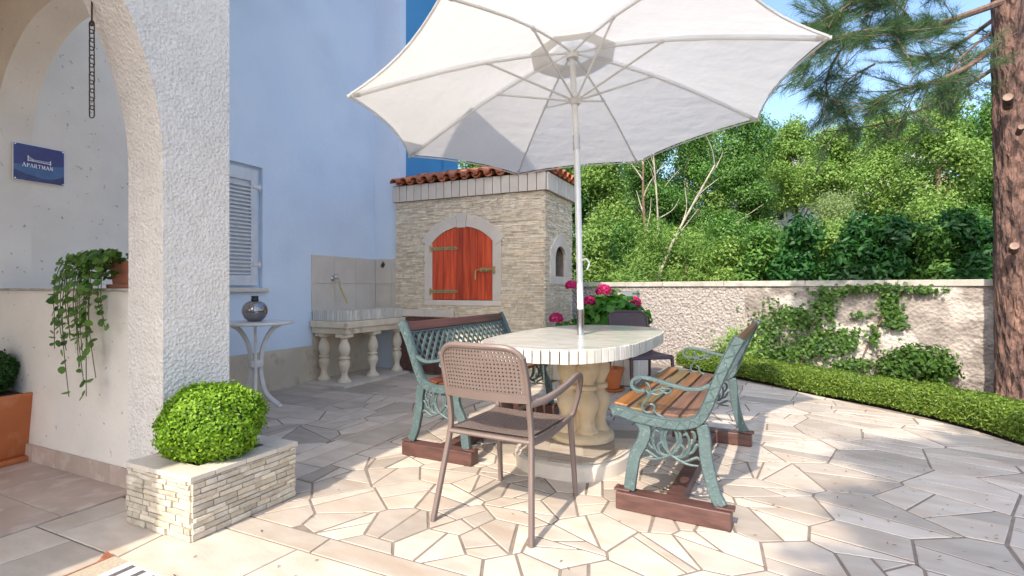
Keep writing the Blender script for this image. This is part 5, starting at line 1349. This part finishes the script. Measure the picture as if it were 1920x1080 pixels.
for k, (px, Z, hw, ty, mt, ll, lw, bk_, lab) in enumerate(TR):
    W = hw / 960 * Z * 1.1; H_ = zpix(ty, Z); bl_ = []; zb = H_ * (.30 if k not in (6, 7) else .60)
    for j in range(17):
        q = (j + .5) / 17; z = zb + (H_ - zb - .25) * q + rng.uniform(-.1, .1); s_ = math.sin(math.pi * (.22 + .72 * q)) 
        bl_.append((rng.uniform(-.55, .55) * W * s_, rng.uniform(-.5, .5) * W * s_, z, W * rng.uniform(.32, .55), W * rng.uniform(.32, .55), W * rng.uniform(.24, .4)))
    make_tree('broadleaf_tree', lab, 'tree', xpix(px, Z), Z, H_, bl_, 2300, 12, .10, mt, ll * .8, lw * .85, bk_, .07 if bk_ == 'palebark' else .09, 70 + k, 'trees beyond the garden wall', .4, 9, (rng.uniform(-.3, .3), 0))

FAR = [(930, 19, 110, 300), (1070, 18, 105, 240), (1190, 18, 100, 225), (1310, 19, 100, 215), (1420, 20, 85, 222), (1515, 22, 75, 250), (1610, 20, 80, 235), (1710, 17, 95, 215), (1830, 15, 100, 190)]
for k, (px, Z, hw, ty) in enumerate(FAR):
    W = hw / 960 * Z; H_ = zpix(ty, Z); bl_ = []
    for j in range(14):
        q = (j + .5) / 14; z = H_ * .18 + H_ * .80 * q - .3; s_ = math.sin(math.pi * (.25 + .68 * q)); bl_.append((rng.uniform(-.65, .65) * W * s_, rng.uniform(-.4, .4) * W, z, W * rng.uniform(.3, .5), W * rng.uniform(.3, .5), W * rng.uniform(.24, .36)))
    make_tree('far_tree', ['far tree behind the oven roof', 'far tree left of the parasol pole', 'far tree just right of the parasol pole', 'far tree behind the forked pale limbs', 'far tree right of the parasol corner', 'far tree below the open sky', 'far tree right of the far white house', 'far tree behind the tall yellow green tree', 'far tree behind the pine'][k] + ', in the last row', 'tree', xpix(px, Z), Z, H_, bl_, 1500, 11, .16, ('lf_mid', 'lf_light')[k % 2], .13, .07, 'branch', .1, 120 + k, 'trees in the last row', .35, 5)
# bare pale trunks standing free under the parasol edge
for k, (pts, r_, lab) in enumerate(((((1190, 640), (1250, 480), (1290, 400), (1340, 310)), .035, 'leaning bare pale trunk forking above the bamboo like bush'),
                                  (((1240, 700), (1236, 480), (1232, 380), (1225, 290)), .03, 'upright thin pale trunk with a few bare branches'),
                                  (((1215, 700), (1212, 480), (1206, 370), (1207, 290)), .045, 'darker straight trunk left of the pale thin trunk'))):
    Z = 10.3 + .3 * k; W_ = [Vector((xpix(a, Z), Z, max(-.06, zpix(b, Z)))) for a, b in pts]; root = empty('bare_tree', W_[0], 0, lab, 'tree', 'bare trunks behind the wall')
    l_ = [q - W_[0] for q in W_]; c_ = bez(l_, 6); p = MB(); p.tube(c_, [r_ * (1 - .6 * i / (len(c_) - 1)) for i in range(len(c_))], 7); p.build('trunk', M['palebark'] if k < 2 else M['branch'], root, smooth=True)
    for j in range(6):
        q = c_[8 + j * 2 if 8 + j * 2 < len(c_) else -2]; e = q + Vector((rng.uniform(-.5, .5), rng.uniform(-.2, .2), rng.uniform(.35, .8))); p = MB(); b_ = bez([q, q.lerp(e, .5) + Vector((rng.uniform(-.08, .08), 0, -.03)), e], 4); p.tube(b_, [r_ * .42 * (1 - .7 * i / (len(b_) - 1)) for i in range(len(b_))], 6); p.build('branch', M['palebark'], root, smooth=True)

# ------------------------------------------------------------------ pines
def needles(tufts, dirs, per, length, r):
    n = len(tufts) * per; C = np.repeat(np.array(tufts), per, 0); A = np.repeat(unit(np.array(dirs)), per, 0)
    off = nr.random((n, 1)) * .12; D = unit(A * .9 + nr.normal(0, .55, (n, 3))); L_ = length * nr.uniform(.6, 1.15, (n, 1)); S = unit(np.cross(D, nr.normal(0, 1, (n, 3)))) * r
    b = C - A * off; V = np.stack([b - S, b + S, b + D * L_], 1).reshape(-1, 3)
    return np_mesh('needles', V, np.arange(3 * n).reshape(-1, 3), nr.random(n))
def pine_branches(root, specs, seed, tuft_n, per, nl, br=.02, nm='branch', nr_=.0016):
    r_ = random.Random(seed); T_, D_ = [], []
    for (pts, rad, sub) in specs:
        c_ = bez(pts, 6); m_ = len(c_); p = MB(); p.tube(c_, [rad * (1 - .8 * i / (m_ - 1)) for i in range(m_)], 7); bo = p.build(nm, M['branch'], root, smooth=True)
        for k in range(sub):
            i = r_.randint(max(1, m_ // 5), m_ - 1); q = c_[i]; t = (c_[min(i + 1, m_ - 1)] - c_[i - 1]).normalized(); L_ = r_.uniform(.18, .55)
            e = q + (t * r_.uniform(.2, .9) + Vector((r_.gauss(0, .6), r_.gauss(0, .6), r_.gauss(-.05, .4)))).normalized() * L_
            tw = bez([q, q.lerp(e, .5) + Vector((r_.uniform(-.04, .04), r_.uniform(-.04, .04), -.02)), e], 4); p = MB(); p.tube(tw, [.006 * (1 - .6 * j / (len(tw) - 1)) for j in range(len(tw))], 5); p.build('twig', M['branch'], bo)
            for j in range(tuft_n):
                a = r_.uniform(.35, 1.0); x = tw[min(len(tw) - 1, int(a * (len(tw) - 1)))]; T_.append(tuple(x + Vector((r_.gauss(0, .035), r_.gauss(0, .035), r_.gauss(0, .03))))); D_.append(tuple((e - q).normalized() + Vector((0, 0, .15))))
    tag(link('foliage', needles(T_, D_, per, nl, nr_), root, M['needle']), kind='stuff')
PB = Vector((5.06, 5.10, -.06))
pine = empty('pine_tree', PB, 0, 'pine with reddish scaly trunk and long needles at the right edge of the terrace', 'tree', 'pines')
lp = lambda px, py, Z: at(px, py, Z) - PB
tk_ = bez([(0, 0, 0), (-.03, 0, 1.2), (-.07, 0, 2.6), (-.10, .02, 4.2), (-.12, .05, 7.5)], 14)
mb = MB(); mm_ = len(tk_); mb.tube(tk_, [.185 - .0014 * i + (.05 if i < 2 else 0) for i in range(mm_)], 28); tko = mb.build('trunk', M['bark'], pine, smooth=True)
_v = tko.data.vertices; 
for v_ in _v:
    a = math.atan2(v_.co.y, v_.co.x); k_ = 1 + .035 * math.sin(9 * a + 3 * v_.co.z) + .03 * math.sin(17 * a - 7 * v_.co.z) + .02 * math.sin(23 * v_.co.z + 4 * a)
    v_.co.x *= k_; v_.co.y *= k_
for (a, b, L_) in (((1890, 200, 4.95), (1890, 182, 4.80), .04), ((1910, 250, 4.92), (1915, 238, 4.80), .026), ((1900, 470, 4.95), (1902, 461, 4.83), .038)):
    p = MB(); q0, q1 = lp(*a), lp(*b); p.tube([q0, q1], L_, 10); so = p.build('branch_stub', M['bark'], pine, smooth=True)
    d_ = (q1 - q0).normalized(); p = MB(); p.tube([q1, q1 + d_ * .004], L_ * .92, 10); p.build('cut_face', M['cutwood'], so)
pine_branches(pine, [([lp(1875, 5, 5.0), lp(1790, 35, 4.8), lp(1720, 55, 4.6), lp(1640, 55, 4.4), lp(1560, 70, 4.3)], .035, 34),
                     ([lp(1872, 80, 5.0), lp(1815, 125, 4.9), lp(1745, 155, 4.7), lp(1680, 170, 4.6), lp(1640, 195, 4.5)], .03, 24),
                     ([lp(1872, -60, 5.1), lp(1780, -40, 4.9), lp(1680, -20, 4.7), lp(1600, 20, 4.6), lp(1530, 40, 4.6)], .035, 34),
                     ([lp(1640, 120, 5.2), lp(1590, 150, 5.2), lp(1570, 190, 5.2)], .012, 12),
                     ([lp(1876, 120, 5.3), lp(1780, 180, 5.5), lp(1660, 230, 5.6), lp(1540, 248, 5.6)], .022, 22),
                     ([lp(1872, 30, 5.4), lp(1800, 80, 5.6), lp(1740, 110, 5.7), lp(1660, 90, 5.8)], .025, 22),
                     ([lp(1720, 55, 4.6), lp(1690, 15, 4.5), lp(1650, -20, 4.4)], .012, 12),
                     ([lp(1560, 70, 4.3), lp(1525, 100, 4.3), lp(1508, 140, 4.3)], .010, 8),
                     ([lp(1700, -60, 4.6), lp(1620, -10, 4.5), lp(1560, 30, 4.5), lp(1505, 60, 4.5)], .02, 26),
                     ([lp(1860, 60, 5.2), lp(1800, 110, 5.0), lp(1780, 150, 4.9)], .014, 14),
                     ([lp(1600, 60, 4.9), lp(1560, 120, 4.9), lp(1550, 170, 4.9), lp(1580, 210, 4.9)], .012, 18),
                     ([lp(1880, -200, 5.1), lp(1980, -260, 4.6), lp(2080, -240, 4.0)], .03, 20),
                     ([lp(1890, -120, 5.3), lp(1990, -150, 5.8), lp(2100, -130, 6.4)], .03, 20)], 5, 8, 38, .12, nr_=.0013)
# second pine behind the viewpoint: its crown dapples the paving at the right
PB2 = Vector((-.48, -2.9, -.06)); pine2 = empty('pine_tree', PB2, 0, 'pine standing behind the viewpoint whose shade dapples the paving', 'tree', 'pines')
mb = MB(); c_ = bez([(0, 0, 0), (.04, .02, 2), (.1, .1, 4.2), (.1, .2, 6.6)], 8); mb.tube(c_, [.19 - .13 * i / (len(c_) - 1) for i in range(len(c_))], 14); mb.build('trunk', M['bark'], pine2, smooth=True)
sp = []; r2_ = random.Random(21)
for k in range(26):
    z = 3.3 + 3.2 * (k + r2_.random()) / 26; a = 2.399 * k + r2_.uniform(-.3, .3); L_ = r2_.uniform(.45, .9) * (1.0 - .3 * (z - 3.3) / 3.2); q = Vector((.1, .12, z)); d_ = Vector((math.cos(a), math.sin(a), .12))
    sp.append(([q, q + d_ * L_ * .5 + Vector((0, 0, .06)), q + d_ * L_], .022, 17))
pine_branches(pine2, sp, 9, 9, 52, .17, nr_=.0065)

# dry needles and leaf bits lying on the paving
n = 420; X_ = nr.uniform(-2.2, 3.4, n * 3); Y_ = nr.uniform(1.9, 6.2, n * 3)
okk = np.array([inside_edge([WH(a - .01, b - .01), WH(a + .01, b - .01), WH(a + .01, b + .01), WH(a - .01, b + .01)]) != [] for a, b in zip(X_, Y_)]) & ((X_ > 1.6) | (nr.random(n * 3) < .22)) & (X_ * CU - Y_ * SU > -2.1)
P = np.stack([X_[okk], Y_[okk], np.full(okk.sum(), .0042)], -1)
tag(link('leaf_litter', leaf_mesh('leaf_litter', P, np.tile([0, 0, 1.0], (len(P), 1)), .028, .006, nr.random(len(P)), -.1, .02), None, M['litter']), 'dry needles and leaf bits scattered on the paving', 'leaf litter', kind='stuff')
# far white house between the trees
fh = empty('neighbour_house', (11.1, 18.0, -.06), -14, 'far white house with a grey roof glimpsed between the trees', 'house')
p = MB(); p.box(-3.2, 2.6, -2, 2, 0, 4.9); p.build('wall', M['farwall'], fh)
p = MB(); p.add([(-3.6, -2.4, 4.85), (3.0, -2.4, 4.85), (3.0, 2.4, 4.85), (-3.6, 2.4, 4.85), (-3.6, 0, 6.0), (3.0, 0, 6.0)], [(0, 1, 5, 4), (2, 3, 4, 5), (0, 4, 3), (1, 2, 5), (3, 2, 1, 0)]); p.build('roof', M['fargrey'], fh)
for x in (-2.2, -.4, 1.4):
    p = MB(); p.box(x - .35, x + .35, -2.02, -1.99, 3.3, 4.3); w_ = p.build('window', M['farwall'], fh)
    p = MB(); p.box(x - .29, x + .29, -2.03, -2.021, 3.36, 4.24); p.build('pane', M['glass'], w_)
print('objects', len(bpy.data.objects), 'tris', sum(len(o.data.polygons) * 2 for o in bpy.data.objects if o.type == 'MESH'))
